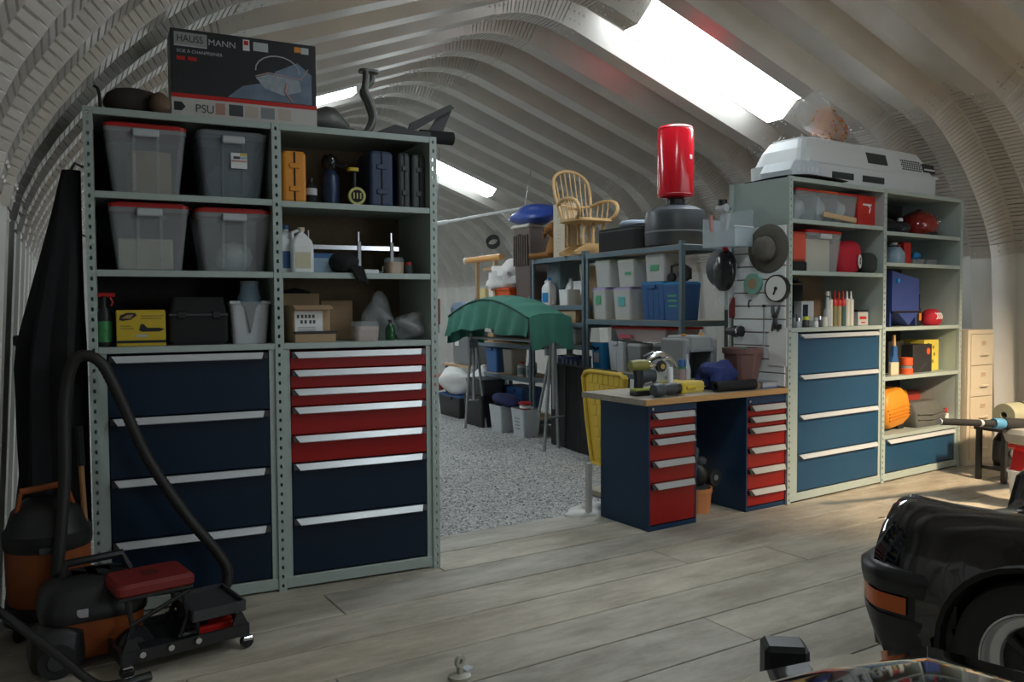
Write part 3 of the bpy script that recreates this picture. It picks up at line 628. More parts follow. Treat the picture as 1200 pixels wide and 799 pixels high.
MB().lathe([(.001, 0), (.045, 0), (.045, .03), (.014, .04), (.014, .22), (.001, .22)], 14, c=(0, .045, 0)).build('body', BLK, t); MB().prism(rrect(.07, .05, .02), .215, .235, 'z', M=Matrix.Translation((-.008, .045, 0))).build('lever', YEL, t)
MB().lathe([(.001, -.012), (.052, -.012), (.052, .012), (.001, .012)], 20, c=(0, -.005, .062), axis='y').build('gauge', pm('gauge_yellow', (.52, .50, .16), .5), t); MB().lathe([(.001, -.002), (.037, -.002), (.037, .001), (.001, .001)], 20, c=(0, -.0175, .062), axis='y').build('gauge_face', BLKM, t)
for q in (-.4, 0, .4): MB().box(-.004+q*.05, .004+q*.05, -.021, -.019, .045, .08).build('gauge_mark', pm('gauge_yellow', (.52, .50, .16), .5), t)
hard_case('tool_case', 'navy hard tool case standing upright', 1.563, .145, .335, .26, pm('navy_plastic', (.025, .045, .10), .45))
hard_case('tool_case', 'narrow black tool case between navy and grey cases', 1.705, .075, .335, .26, DGREY)
hard_case('tool_case', 'dark grey tool case at the right end of its shelf', 1.800, .088, .33, .26, pm('slate_plastic', (.10, .115, .12), .5))
# ---- second shelf, right bay
def jug(label, x, z, y, fr='L', s=1.0, mat=WHITE, lm=BLUEP, rot=0.0, group=None):
    t = fth('jug', label, 'jug', fr, x, y, z, rot, group)
    R = [[(px, py, zz*s) for px, py in rrect(w_*s, d_*s, .02*s)] for w_, d_, zz in ((.125, .10, 0), (.135, .11, .01), (.135, .11, .17), (.12, .10, .20), (.05, .05, .245), (.036, .036, .25), (.036, .036, .262))]
    MB().loft(R, 0, False).build('body', mat, t); MB().lathe([(.022*s, .262*s), (.022*s, .285*s), (.001, .285*s)], 14).build('cap', lm, t)
    MB().tube([(-.05*s, 0, .205*s), (-.055*s, 0, .25*s), (-.015*s, 0, .268*s)], .011*s, 7).build('handle', mat, t)
    MB().box(-.045*s, .045*s, -.0575*s, -.054*s, .03*s, .13*s).build('label', lm, t); return t
jug('white jug with a blue label behind the middle cabinet post', 1.008, 1.807, .16, s=.98)
jug('white jug with a cream label beside a blue tub', 1.085, 1.807, .10, s=.93, lm=pm('cream_label', (.6, .55, .38), .6))
tote('plastic_tub', 'translucent blue lidded tub beside the white jugs', 'tub', 'L', 1.205, .07, 1.807, .175, .13, .118, GLASSB, BLUEP, taper=.9, handles=False)
t = fth('bar_clamp', 'long steel bar clamp with two upright screws on the shelf', 'clamp', 'L', 1.42, .30, 1.807)
MB().box(-.24, .32, -.012, .012, .155, .185, .002).build('bar', CHROME, t)
for sx in (-.25, .06, .27):
    MB().box(sx-.012, sx+.012, -.02, .02, .0, .21, .003).build('jaw', BLK if sx < -.2 else STEELD, t)
    MB().tube([(sx, 0, .20), (sx, 0, .27)], .007, 7).build('screw', CHROME, t)
MB().box(-.28, .30, -.03, .03, 0, .022).build('foot_bar', BLK, t)
t = tag(lump(MB(), (0, 0, .06), .085, .10, .065, 31, .25, flat=.05).build('work_glove', BLKM), 'black work glove hanging over the middle shelf edge', 'glove'); t.location = fl('L', 1.335, .07, 1.807)
m = MB()
for i in range(4): m.tube([(-.02+i*.02, -.05, .04), (.02+i*.018, -.085, .03), (.05+i*.016, -.095, -.03-.01*i), (.06+i*.012, -.09, -.06+.008*i)], [.014, .014, .013, .008], 7)
m.build('finger', BLKM, t); t.children[0]['kind'] = 'stuff'
t = fth('caliper', 'white handled small tool lying behind the black glove', 'tool', 'L', 1.49, .12, 1.807); MB().box(-.07, .06, -.012, .012, .0, .03, .004).build('body', WHITE, t); MB().tube([(.06, 0, .015), (.085, 0, .015), (.09, 0, .05)], .005, 6).build('tip', CHROME, t)
tote('plastic_box', 'small clear box of tan parts at the shelf right end', 'box', 'L', 1.655, .09, 1.807, .11, .10, .105, clear('tan_clear', (.5, .36, .24), .25), CLEAR, taper=.94, handles=False)
t = bottle('glue_tin', 'tiny dark tin beside the clear parts box', 'L', 1.745, .13, 1.807, [(.026, 0), (.026, .06), (.02, .062), (.02, .078)], DGREY, REDP, .062)
# ---- third shelf, right bay
carton('shipping_carton', 'open brown carton with a large white shipping label', 'L', 1.135, .075, 1.409, .225, .20, .215, CARD, rot=.10, open_=True, lab=(-.02, .055, .165, .125))
_sc = bpy.data.objects['shipping_carton']
for zz, hh_, xs_ in ((.140, .020, (-.090, -.066, -.044, -.022, .0)), (.108, .020, (-.070, -.046, -.018, .004))):
    for xx in xs_: MB().box(xx, xx+.014, -.0032, -.002, zz, zz+hh_).build('printed_mark', DGREY, _sc)
for zz in (.085, .075, .066): MB().box(-.085, .02, -.0032, -.002, zz, zz+.003).build('printed_line', MGREY, _sc)
t = fth('wood_block', 'flat brown board under the open shipping carton label', 'board', 'L', 1.15, .035, 1.409, .06) ; MB().box(-.125, .115, 0, .028, 0, .05, .003).build('body', CARD, t); MB().box(-.125, .125, -.004, .030, .05, .064, .003).build('edge', BLK, t)
t = fth('welding_mask', 'black rounded mask with a white window behind the carton', 'mask', 'L', 1.115, .445, 1.409)
MB().lathe([(.001, 0), (.13, 0), (.145, .10), (.135, .22), (.09, .30), (.001, .325)], 18).build('shell', BLKM, t); MB().box(-.035, .055, -.105, -.08, .262, .285, .003, M=Matrix.Translation((0, 0, 0))).build('window', LGREY, t)
carton('plain_carton', 'plain brown carton pushed to the back of the shelf', 'L', 1.345, .33, 1.409, .20, .18, .24, CARD, tape=False)
t = tote('parts_tub', 'clear tub of small pale parts at the shelf front', 'tub', 'L', 1.462, .06, 1.409, .155, .12, .115, clear('pink_clear', (.62, .52, .48), .3), CLEAR, taper=.9, handles=False)
def clear_bag(label, x, y, z, rx, ry, rz, seed, fr='L', mat=BAGP, name='plastic_bag'):
    o = lump(MB(), (0, 0, rz*.93), rx, ry, rz, seed, .30, 20, 14, flat=.07, freq=5).build(name, mat); o.location = fl(fr, x, y, z); return tag(o, label, 'bag')
clear_bag('upright crumpled clear plastic bag behind the green bottle', 1.585, .25, 1.409, .10, .10, .14, 41)
clear_bag('slumped clear plastic bag at the shelf right end', 1.755, .16, 1.409, .105, .09, .085, 42)
bottle('green_bottle', 'small dark green bottle between the clear bags', 'L', 1.605, .075, 1.409, [(.028, 0), (.03, .01), (.03, .07), (.012, .10), (.012, .125)], pm('green_glass', (.01, .08, .025), .2), BLK, .105)
t = fth('wall_hook', 'red handled scraper hanging on the left cabinet end post', 'scraper', 'L', 1.893, .02, 1.50); MB().box(-.010, .010, -.02, .02, 0, .16, .005).build('handle', pm('dark_red_plastic', (.16, .012, .015), .4), t); MB().box(-.003, .003, -.03, .03, -.05, .002).build('blade', STEELD, t)
# ================================================================== RIGHT CABINETS: contents
def rlump(name, label, cat, fr, x, y, z, rx, ry, rz, seed, mat, amp=.22, rot=0.0, sq=1.0, group=None, flat=.08, freq=3.0):
    o = lump(MB(), (0, 0, rz*(1-flat)), rx, ry, rz, seed, amp, 20, 14, flat=flat, sq=sq, freq=freq).build(name, mat); o.location = fl(fr, x, y, z); o.rotation_euler = (0, 0, FR[fr][2]+rot); return tag(o, label, cat, group)
# ---- on top: grey crate shell, its lid, a bag and a black cloth
CRATE = pm('pale_grey_plastic', (.72, .745, .745), .45, var=.04)
t = fth('pet_carrier', 'large grey upturned pet carrier top lying on the right cabinets', 'pet carrier', 'R', 1.48, .16, 2.668, -.03)
R = []
for w_, d_, z in ((2.06, .62, 0), (2.07, .63, .17), (2.00, .60, .175), (1.86, .53, .30), (1.72, .46, .385), (1.60, .38, .405)):
    R.append([(px+(.10 if z > .17 else 0)*-(z-.17)*1.2, py+.31, z) for px, py in rrect(w_, d_, .10, 4)])
Rin = [[(p[0]*.975, (p[1]-.31)*.93+.31, p[2]-(.012 if p[2] > .3 else 0)) for p in r] for r in reversed(R)]
b = MB().loft(R+Rin, 0, False, False).add([R[-1][0]]*0, []).build('shell', CRATE, t)
b.data.materials[0] = CRATE
MB().box(-.86, .56, .14, .48, .395, .406, .004).build('top_panel', CRATE, t)
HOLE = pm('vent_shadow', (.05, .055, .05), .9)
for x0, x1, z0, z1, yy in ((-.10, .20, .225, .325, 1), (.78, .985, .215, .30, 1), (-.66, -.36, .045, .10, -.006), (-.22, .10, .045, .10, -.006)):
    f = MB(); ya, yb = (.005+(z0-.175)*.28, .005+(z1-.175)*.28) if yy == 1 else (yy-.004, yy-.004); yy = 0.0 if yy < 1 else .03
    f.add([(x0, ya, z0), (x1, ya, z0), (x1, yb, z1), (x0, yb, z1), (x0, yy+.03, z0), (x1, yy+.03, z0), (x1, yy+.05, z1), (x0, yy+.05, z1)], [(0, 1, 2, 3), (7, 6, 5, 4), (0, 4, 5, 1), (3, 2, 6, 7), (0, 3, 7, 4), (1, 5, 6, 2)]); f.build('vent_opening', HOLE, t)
m = MB()
for i in range(11):
    for j in range(5):
        cx = .44+i*.03+(j % 2)*.015; cz = .218+j*.021; yy = .010+(cz-.175)*.28
        m.lathe([(.009, -.004), (.009, .004)], 6, (cx, yy, cz), axis='y')
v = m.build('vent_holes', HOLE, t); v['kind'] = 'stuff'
MB().box(.80, .97, .012, .05, .235, .25, .004).build('vent_bar', CRATE, t)
MB().box(-.99, 1.0, -.012, .004, .155, .178, .006).build('flange', CRATE, t)
t = fth('plastic_tray', 'white flat plastic panel jutting out under the pet carrier', 'panel', 'R', .34, .25, 2.665); R = [[(px, py, z) for px, py in rrect(w_, .36, .04)] for w_, z in ((.40, 0), (.40, .05), (.28, .13))]
MB().loft(R, 0, False).build('body', pm('bluish_white_plastic', (.62, .68, .72), .45), t)
for i in range(5): MB().box(-.14+i*.06, -.125+i*.06, -.185, -.14, .03, .085, .003).build('rib', WHITE, t)
t = fth('black_sheet', 'thin black cloth draped over the right cabinet top corner', 'cloth', 'R', .26, .25, 2.64)
MB().grid(lambda u, v: (-.24+u*.72, -.28+v*.50, .006+.022*math.sin(u*PI)**2*(1-v*.4)+.006*math.sin(9*u+5*v)), 24, 12, th=.004).build('cloth', BLKM, t)
t = fth('chip_bag', 'clear bag of orange snacks lying open on the pet carrier', 'bag', 'R', 1.06, .40, 3.072)
def bagring(q, k):
    cx, cz = .26-.52*q, .075+.20*q; rx = (.035+.075*min(1, q*4)+.02*q)*k; rz = (.05+.045*min(1, q*4)+.075*q)*k; n = 22; R = []
    for i in range(n):
        a = 2*PI*i/n; w_ = 1+.10*math.sin(3*a+7*q)+.05*math.sin(7*a+11*q); u_, v_ = rx*math.cos(a)*w_, rz*math.sin(a)*w_
        R.append((cx+v_*.35, u_*.9, max(.004, cz+v_*.94)))
    return R
MB().loft([bagring(q/8, 1.0) for q in range(9)], 0, True, False).build('film', clear('snack_film', (.88, .89, .89), .68, .06), t)
SN = pm('snack_heap', (.48, .17, .03), .7, var=.75, scale=22, bump=.9, bscale=30)
MB().loft([bagring(.02+.52*q/6, .84) for q in range(7)], 0, True).build('snack_heap', SN, t)
mm = MB(); rg = random.Random(9); CH = [pm('snack_orange', (.62, .25, .03), .7), pm('snack_brown', (.38, .14, .03), .7), pm('snack_red', (.5, .06, .03), .6)]
for i in range(420):
    P = Vector(rg.choice(bagring(rg.uniform(.04, .66), rg.choice((.5, .8, .9, .95))))); r = rg.uniform(.016, .028); e = [Vector((rg.uniform(-1, 1), rg.uniform(-1, 1), rg.uniform(-1, 1))).normalized()*r for _ in range(4)]
    mm.add([P+k for k in e], [(0, 1, 2), (0, 2, 3), (0, 3, 1), (1, 3, 2)], rg.choice((0, 0, 1, 2)))
s_ = mm.build('snacks', CH, t); s_['kind'] = 'stuff'
# ---- left bay of the right unit
SH2, SH3, DT = 2.299, 1.884, 1.423
for i, (x, w_) in enumerate(((.33, .30), (.62, .30), (.90, .30))):
    t = fth('parts_bin', ['clear bin with crumpled red topped bags, leftmost on the top shelf', 'clear bin of grey bags in the middle of the top shelf', 'clear bin with a red rim beside the red box'][i], 'bin', 'R', x, .07, SH2, 0, 'clear bins of bagged parts')
    frustum(MB(), w_*.86, .32, w_, .36, 0, .25, c=(0, .18)).build('body', CLEAR, t)
    q = rrect(w_, .36, .03); q2 = rrect(w_*.93, .33, .03); MB().loft([[(a, b_+.18, .25) for a, b_ in q], [(a, b_+.18, .268) for a, b_ in q], [(a, b_+.18, .268) for a, b_ in q2], [(a, b_+.18, .25) for a, b_ in q2]], 0, False, False).build('rim', REDP if i != 1 else ORD, t)
    o = lump(MB(), (0, 0, .11), .115, .13, .125, 60+i, .25, 18, 12, flat=.08, freq=6).build('plastic_bag', BAGW); o.location = fl('R', x, .25, SH2+.008); tag(o, ['crumpled bag inside the leftmost top shelf bin', 'crumpled bag inside the middle top shelf bin', 'crumpled bag inside the bin beside the red box'][i], 'bag')
t = fth('wood_stick', 'pale wooden stick lying across the clear bins', 'stick', 'R', .735, .055, SH2+.03); MB().box(-.235, .235, -.022, -.002, 0, .045, .005, M=Matrix.Rotation(.06, 4, 'Y')).build('body', pm('pale_wood', (.62, .42, .24), .6, stretch=(1, 8, 8)), t)
t = carton('red_box', 'bright red box with white printed mark on the top shelf', 'R', 1.195, .08, SH2, .265, .22, .27, REDP, tape=False)
MB().box(-.06, .07, -.002, 0, .185, .20).build('printed_mark', WHITE, t); m = MB(); m.tube([(.02, -.001, .185), (.05, -.001, .17), (.035, -.001, .12)], .007, 5); m.build('printed_mark', WHITE, t)
t = fth('tool_roll', 'red and black standing pouch at the left of the second shelf', 'pouch', 'R', .255, .09, SH3); MB().box(-.10, .10, 0, .20, .085, .33, .02).build('body', pm('coral_fabric', (.62, .09, .05), .8), t); MB().box(-.103, .103, -.003, .203, 0, .085, .012).build('base', BLKM, t)
tote('storage_bin', 'clear bin with a red lid and pale block inside, second shelf', 'bin', 'R', .575, .07, SH3, .50, .36, .355, CLEAR, REDP, taper=.86, latch=LGREY, ribs=0)
carton('packing_slab', 'pale tan block inside the right cabinet clear bin', 'R', .565, .14, SH3+.008, .35, .25, .27, pm('cream_block', (.80, .68, .48), .8), tape=False)
rlump('red_jacket', 'bright red cloth bundle with a round white emblem', 'cloth', 'R', 1.005, .20, SH3, .17, .13, .16, 71, REDC, .18, sq=.8)
t = bpy.data.objects['red_jacket']
MB().lathe([(.001, -.003), (.062, -.003), (.062, .003), (.001, .003)], 20, axis='y', M=Matrix.Translation((.085, -.125, .105)) @ Matrix.Rotation(.35, 4, 'Z')).build('emblem', PAPER, t); MB().prism([(-.02, -.02), (.025, -.03), (.01, .01), (.03, .035), (-.012, .03)], -.005, -.003, 'y', M=Matrix.Translation((.085, -.125, .105)) @ Matrix.Rotation(.35, 4, 'Z')).build('emblem_mark', BLKM, t)
rlump('knit_cap', 'rounded dark grey cap beside the red bundle', 'cap', 'R', 1.255, .13, SH3, .085, .10, .10, 72, pm('charcoal_wool', (.04, .045, .042), .95), .08, sq=.75)
rlump('black_bag', 'black cloth bag behind the red bundle on second shelf', 'bag', 'R', 1.02, .43, SH3, .20, .12, .20, 73, BLKM, .15)
# spray cans and tubes on the drawer top
def tube_cart(x, y, i, capm, bodym, h=.23, lab=None):
    return bottle('sealant_tube', lab, 'R', x, y, DT, [(.024, 0), (.025, .004), (.025, h), (.010, h+.012), (.007, h+.075)], bodym, capm, h, group='sealant tubes on the drawer top')
WT = pm('warm_white', (.72, .70, .62), .5)
for i, (x, c_, b_, lb) in enumerate(((.735, MGREY, WT, 'white sealant tube with a grey tip, leftmost in its row'), (.800, REDP, pm('olive_tube', (.24, .22, .10), .5), 'olive sealant tube with a red collar, second in its row'), (.862, REDP, pm('tan_tube', (.42, .34, .20), .5), 'tan sealant tube with a red collar, mid row'), (.925, REDP, pm('dark_green_tube', (.05, .12, .10), .5), 'dark green sealant tube with a red collar'), (.985, WHITE, WT, 'white sealant tube beside the dark green tube'), (1.045, WHITE, WT, 'white sealant tube at the right end of its row'))):
    t = tube_cart(x, .13, i, c_, b_, lab=lb)
    if c_ == REDP: MB().lathe([(.0262, .175), (.0266, .18), (.0266, .228), (.024, .231)], 16).build('collar', REDP, t)
bottle('tall_bottle', 'tall pale bottle with a long neck left of the tubes', 'R', .655, .10, DT, [(.03, 0), (.033, .01), (.033, .13), (.015, .16), (.015, .25), (.016, .30)], LGREY, WT, .262)
bottle('black_flask', 'tall black canister behind the pale bottle', 'R', .60, .40, DT, [(.075, 0), (.08, .01), (.08, .36), (.04, .40), (.04, .42)], BLKM, BLK, .38)
t = carton('oil_can', 'white and navy oblong can behind yellow capped jar', 'R', .47, .16, DT, .17, .08, .215, LGREY, tape=False, cat='can'); MB().box(-.07, -.0, -.002, 0, .02, .19).build('navy_label', NAVY, t)
YC = pm('lime_cap', (.65, .72, .05), .4)
for i, (x, y, r, h, b_, c_, lb) in enumerate(((.345, .09, .030, .06, DGREY, YC, 'small dark jar with a lime yellow cap'), (.27, .15, .026, .08, MGREY, DGREY, 'small grey jar at the drawer top left end'), (.43, .055, .022, .05, WHITE, LGREY, 'tiny white jar in front of the oblong can'), (.50, .07, .024, .06, DGREY, CHROME, 'small dark jar with a shiny cap'), (.56, .06, .025, .055, WT, WT, 'small cream jar left of the pale bottle'), (.215, .07, .022, .05, LGREY, CHROME, 'tiny light jar beside the cabinet post'))):
    bottle('small_jar', lb, 'R', x, y, DT, [(r*.95, 0), (r, .005), (r, h*.8), (r*.8, h), (r*.85, h+.001), (r*.85, h+.03)], b_, c_, h, group='small jars on the drawer top', cat='jar')
t = carton('parts_drawer_box', 'small clear box with a black lid and red print', 'R', 1.225, .12, DT, .155, .12, .12, clear('white_clear', (.68, .68, .66), .2), tape=False); MB().box(-.079, .079, -.002, .122, .12, .14, .004).build('lid', BLK, t); MB().box(-.055, .045, -.002, 0, .055, .08).build('red_print', REDP, t); MB().box(-.03, .03, -.002, 0, .02, .032).build('red_print', REDP, t)
# ---- right bay
OX = RW
S1, S2, S3, S4, S5 = 2.262, 1.984, 1.403, .954, .424
t = fth('red_helmet', 'glossy dark red crash helmet on the upper right shelf', 'helmet', 'R', OX+1.00, .24, S1, .5); t.scale = (1.35, 1.3, 1.02)
HEL = pm('gloss_red', (.26, .018, .014), .12, coat=.6)
R = []
for j in range(13):
    v = -.55+j*(PI/2+.55)/12*.995; R.append([(.155*math.cos(v)*math.cos(a)*1.1, .14*math.cos(v)*math.sin(a), .115+.15*math.sin(v)+.012*math.cos(a)) for a in [2*PI*i/24 for i in range(24)]])
MB().loft(R, 0, True).build('shell', HEL, t); MB().lathe([(.128, 0), (.135, .012), (.135, .04), (.125, .045)], 24, (0, 0, .0), sx=1.08, sy=.98).build('edge_trim', BLK, t)
MB().lathe([(.001, 0), (.02, 0), (.02, .01), (.001, .012)], 12, (-.02, -.147, .14), axis='y').build('vent', CHROME, t)
rlump('black_hose_coil', 'black coiled hose in the upper right cabinet corner', 'hose', 'R', OX+.38, .26, S1, .20, .16, .075, 81, BLKM, .15)
t = bpy.data.objects['black_hose_coil']; MB().tube([(.13*math.cos(a), .10*math.sin(a), .125+.012*math.sin(2*a)) for a in [i*.35 for i in range(17)]], .018, 8).build('loop', RUB, t)
rlump('dark_pump', 'small black motor beside the red helmet', 'motor', 'R', OX+.63, .22, S1, .10, .09, .07, 82, pm('oily_black', (.03, .03, .03), .4), .25)
t = fth('white_knob_piece', 'small white plastic stopper on top of the black motor', 'cap', 'R', OX+.60, .20, S1+.135); MB().lathe([(.001, 0), (.028, 0), (.022, .03), (.001, .035)], 12).build('body', WHITE, t)
t = bottle('clear_bottle', 'bluish clear bottle left of the red upright can', 'R', OX+.41, .15, S2, [(.095, 0), (.10, .01), (.10, .10), (.06, .16), (.035, .18), (.035, .20)], GLASSB, LGREY, .175)
carton('red_can', 'narrow bright red can on the right cabinet shelf', 'R', OX+.60, .12, S2, .115, .10, .205, REDP, tape=False, cat='can')
bottle('black_can', 'black round can behind the blue sprayer', 'R', OX+.74, .32, S2, [(.07, 0), (.07, .16), (.03, .19)], BLKM, BLK, .16, cat='can')
t = fth('blue_sprayer', 'small bright blue nozzle lying on a grey tray', 'nozzle', 'R', OX+.785, .14, S2+.055); MB().lathe([(.001, -.06), (.03, -.05), (.035, .0), (.02, .05), (.001, .055)], 12, (0, 0, .035), axis='x').build('body', SKYB, t)
for i, (x, w_, lb) in enumerate(((.785, .20, 'low grey tray under the blue nozzle'), (1.02, .19, 'low grey tray at the right end of its shelf'))):
    t = fth('parts_tray', lb, 'tray', 'R', OX+x, .10, S2, 0, 'low grey trays'); frustum(MB(), w_*.9, .15, w_, .17, 0, .055, c=(0, .085)).build('body', MGREY, t)
t = fth('metal_sheet', 'dull steel folder lying behind the low grey trays', 'plate', 'R', OX+.52, .42, S2); MB().box(-.30, .50, 0, .12, 0, .04, .004).build('body', STEELD, t)
# blue bin chute
t = fth('blue_feeder', 'blue metal parts hopper with a pointed front chute', 'hopper', 'R', OX+.475, .08, S3)
FB = pm('royal_blue_metal', (.035, .062, .235), .45)
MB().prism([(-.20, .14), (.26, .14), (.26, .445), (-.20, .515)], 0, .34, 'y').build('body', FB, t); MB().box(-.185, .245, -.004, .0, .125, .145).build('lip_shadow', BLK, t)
MB().prism([(-.145, .125), (.20, .125), (.03, .012)], -.03, .25, 'y').build('chute', FB, t)
for sx in (-.19, .248): MB().box(sx-.012, sx+.012, .02, .32, 0, .15).build('leg', FB, t)
MB().lathe([(.001, -.02), (.022, -.02), (.022, 0), (.001, 0)], 10, (-.12, 0, .425), axis='y').build('knob', SKYB, t)
t = fth('charger', 'black tool charger with a white stripe beside the blue hopper', 'charger', 'R', OX+.79, .14, S3); MB().box(-.10, .11, 0, .18, 0, .17, .012).build('body', BLK, t); MB().prism([(-.11, .17), (.10, .17), (.03, .25), (-.05, .22)], .02, .16, 'y').build('hood', BLK, t); MB().prism([(-.07, .175), (.035, .255), (.055, .24), (-.04, .165)], .0, .02, 'y').build('white_stripe', WHITE, t); MB().box(.06, .10, -.003, 0, .05, .12).build('orange_tag', ORG, t)
t = rlump('red_soft_bag', 'small red cloth bag with white lettering', 'bag', 'R', OX+1.085, .15, S3, .145, .08, .085, 91, REDC, .15, rot=.12, sq=.8)
for i, x in enumerate((-.07, -.02, .03)): MB().tube([(x, -.078, .06), (x+.03, -.082, .075), (x+.025, -.078, .11), (x-.005, -.07, .12)], .008, 5).build('lettering', WHITE, t)
t = fth('black_pump_rod', 'slim black hand pump standing behind the red cloth bag', 'pump', 'R', OX+1.12, .30, S3); MB().lathe([(.001, 0), (.035, 0), (.035, .02), (.018, .03), (.018, .30), (.008, .31), (.008, .38), (.014, .40), (.001, .41)], 12).build('body', BLKM, t)
# fourth shelf
t = fth('paint_brush', 'pale bristle brush with a blue handle against the post', 'brush', 'R', OX+.345, .08, S4); MB().box(-.065, .065, 0, .03, 0, .12, .006).build('bristles', pm('bristle', (.66, .52, .36), .9, stretch=(20, 20, 1)), t)
MB().prism([(-.06, .12), (.06, .12), (.035, .18), (.028, .27), (-.028, .27), (-.035, .18)], .0, .03, 'y').build('ferrule', BLUEP, t); MB().prism([(-.018, .27), (.018, .27), (.008, .37), (-.012, .37)], .006, .024, 'y').build('handle_tip', RATTAN, t)
carton('black_box', 'black box behind the orange torch', 'R', OX+.60, .22, S4, .26, .2, .30, BLKM, tape=False)
t = fth('orange_torch', 'orange torch with a grey band standing on the shelf', 'torch', 'R', OX+.545, .09, S4); MB().lathe([(.001, 0), (.062, 0), (.062, .05), (.055, .055)], 14).build('base', ORD, t); MB().lathe([(.056, .053), (.056, .075), (.05, .08)], 14).build('band', MGREY, t); MB().lathe([(.05, .078), (.058, .085), (.058, .155), (.001, .16)], 14).build('head', ORD, t)
t = carton('speaker_box', 'black carton with a round orange sticker', 'R', OX+.855, .10, S4, .34, .26, .265, pm('soft_black', (.025, .025, .027), .5), tape=False); MB().lathe([(.001, -.003), (.032, -.003), (.032, 0), (.001, 0)], 18, (.10, 0, .20), axis='y').build('orange_sticker', ORD, t); MB().box(-.08, .10, -.0015, 0, .04, .05, M=Matrix.Rotation(-.5, 4, 'Y')).build('crease', DGREY, t)
t = carton('yellow_box', 'yellow printed carton at the right of the fourth shelf', 'R', OX+1.13, .16, S4, .27, .25, .30, pm('lemon_print', (.72, .60, .09), .6), tape=False)
for q in ((-.05, .23), (.03, .23), (-.02, .16), (.05, .16), (-.06, .10), (.02, .09)): MB().lathe([(.014, -.002), (.018, -.002), (.018, 0), (.014, 0)], 12, (q[0], 0, q[1]), axis='y').build('printed_ring', pm('print_olive', (.30, .22, .03), .6), t)
MB().lathe([(.001, -.002), (.028, -.002), (.028, 0), (.001, 0)], 14, (-.06, 0, .245), axis='y').build('printed_dot', BLK, t)
t = carton('grey_box', 'plain grey box wedged at the shelf right end', 'R', OX+1.285, .20, S4, .035, .2, .27, MGREY, tape=False)
# fifth shelf
t = fth('orange_case', 'rounded orange plastic case with ribs leaning on the shelf', 'case', 'R', OX+.44, .08, S5)
R = [[(px, py+.15, z) for px, py in rrect(w_, d_, .05)] for w_, d_, z in ((.30, .24, .03), (.40, .30, .08), (.42, .31, .20), (.40, .30, .29), (.30, .24, .365), (.16, .14, .385))]
MB().loft(R, 0, True, M=Matrix.Translation((0, 0, .015)) @ Matrix.Rotation(-.13, 4, 'Y')).build('shell', ORG, t)
for z in (.12, .15, .18): MB().box(-.17, .17, -.012, .005, z, z+.012, .003, M=Matrix.Rotation(-.1, 4, 'Y')).build('rib', pm('deep_orange', (.55, .19, .015), .5), t)
MB().box(-.19, .19, -.008, .005, .215, .226, .002, M=Matrix.Rotation(-.1, 4, 'Y')).build('seam', pm('deep_orange', (.55, .19, .015), .5), t)
for sx in (-.13, .13): MB().box(sx-.05, sx+.05, .06, .24, 0, .06, .01).build('foot', BLK, t)
t = fth('grey_sack', 'dark grey folded canvas tool bag on the lowest shelf', 'bag', 'R', OX+.985, .06, S5)
MB().loft([[(px, py+.14, z) for px, py in rrect(w_, d_, .03)] for w_, d_, z in ((.50, .24, 0), (.54, .27, .03), (.53, .26, .12), (.50, .20, .19), (.44, .12, .235))], 0, True).build('body', pm('grey_canvas', (.115, .12, .11), .9, var=.25, scale=14, bump=.4, bscale=30), t)
for z in (.08, .13): MB().tube([(-.25, .005, z), (0, -.006, z-.01), (.25, .006, z+.012)], .007, 6).build('fold', pm('grey_canvas', (.115, .12, .11), .9), t)
t = fth('red_tool_box', 'red flat tool case standing behind the grey canvas bag', 'case', 'R', OX+1.07, .36, S5); MB().box(-.24, .24, 0, .09, 0, .31, .012).build('shell', pm('brick_red_plastic', (.40, .045, .03), .45), t); MB().box(-.20, .20, -.006, .0, .03, .28, .004).build('panel', pm('brick_red_plastic', (.40, .045, .03), .45), t)
t = fth('crank_bar', 'yellow orange angled handle above the grey canvas bag', 'handle', 'R', OX+.80, .30, S5); MB().tube([(-.12, 0, .012), (-.12, 0, .30), (-.10, 0, .325), (.10, 0, .325), (.115, 0, .30), (.115, 0, .22)], .018, 8).build('bar', ORG, t); MB().box(-.15, -.09, -.03, .03, 0, .02).build('base', ORG, t)
t = bottle('white_bottle', 'small white and red bottle at the shelf right end', 'R', OX+1.285, .10, S5, [(.032, 0), (.034, .01), (.034, .10), (.02, .12), (.02, .15)], WHITE, REDP, .115)
# ================================================================== SLATWALL and what hangs on it (plane x = -.05 in frame R)
t = fth('slat_panel', 'white slatted tool panel on the right cabinet side', 'panel', 'R', -.030, 0.0, .95)
MB().box(-.010, .012, .0, .52, 0, 1.30).build('backing', pm('slat_shadow', (.30, .26, .24), .8), t)
ns = 12
for i in range(ns): MB().box(-.022, -.010, .0, .52, i*1.30/ns+.006, (i+1)*1.30/ns-.004, .003).build('slat', pm('slat_white', (.80, .83, .83), .55, var=.04), t)
SX = -.055
def hung(name, label, cat, y, z, group=None): return fth(name, label, cat, 'R', SX, y, z, 0, group)
t = hung('sun_hat', 'grey brown brimmed hat hanging on the slatted panel', 'hat', .165, 2.065)
HAT = pm('felt_grey_brown', (.125, .115, .098), .9, var=.15, scale=25)
MB().lathe([(.001, -.125), (.055, -.12), (.09, -.095), (.105, -.03), (.115, -.012), (.195, -.004), (.200, .0), (.195, .004), (.115, 0)], 30, axis='x', smooth=True).build('felt', HAT, t)
MB().lathe([(.106, -.040), (.111, -.040), (.117, -.016), (.112, -.014)], 30, axis='x').build('band', pm('hat_band', (.06, .05, .042), .8), t)
t = hung('wall_gauge', 'round white dial with a thick black rim below the hat', 'gauge', .07, 1.742)
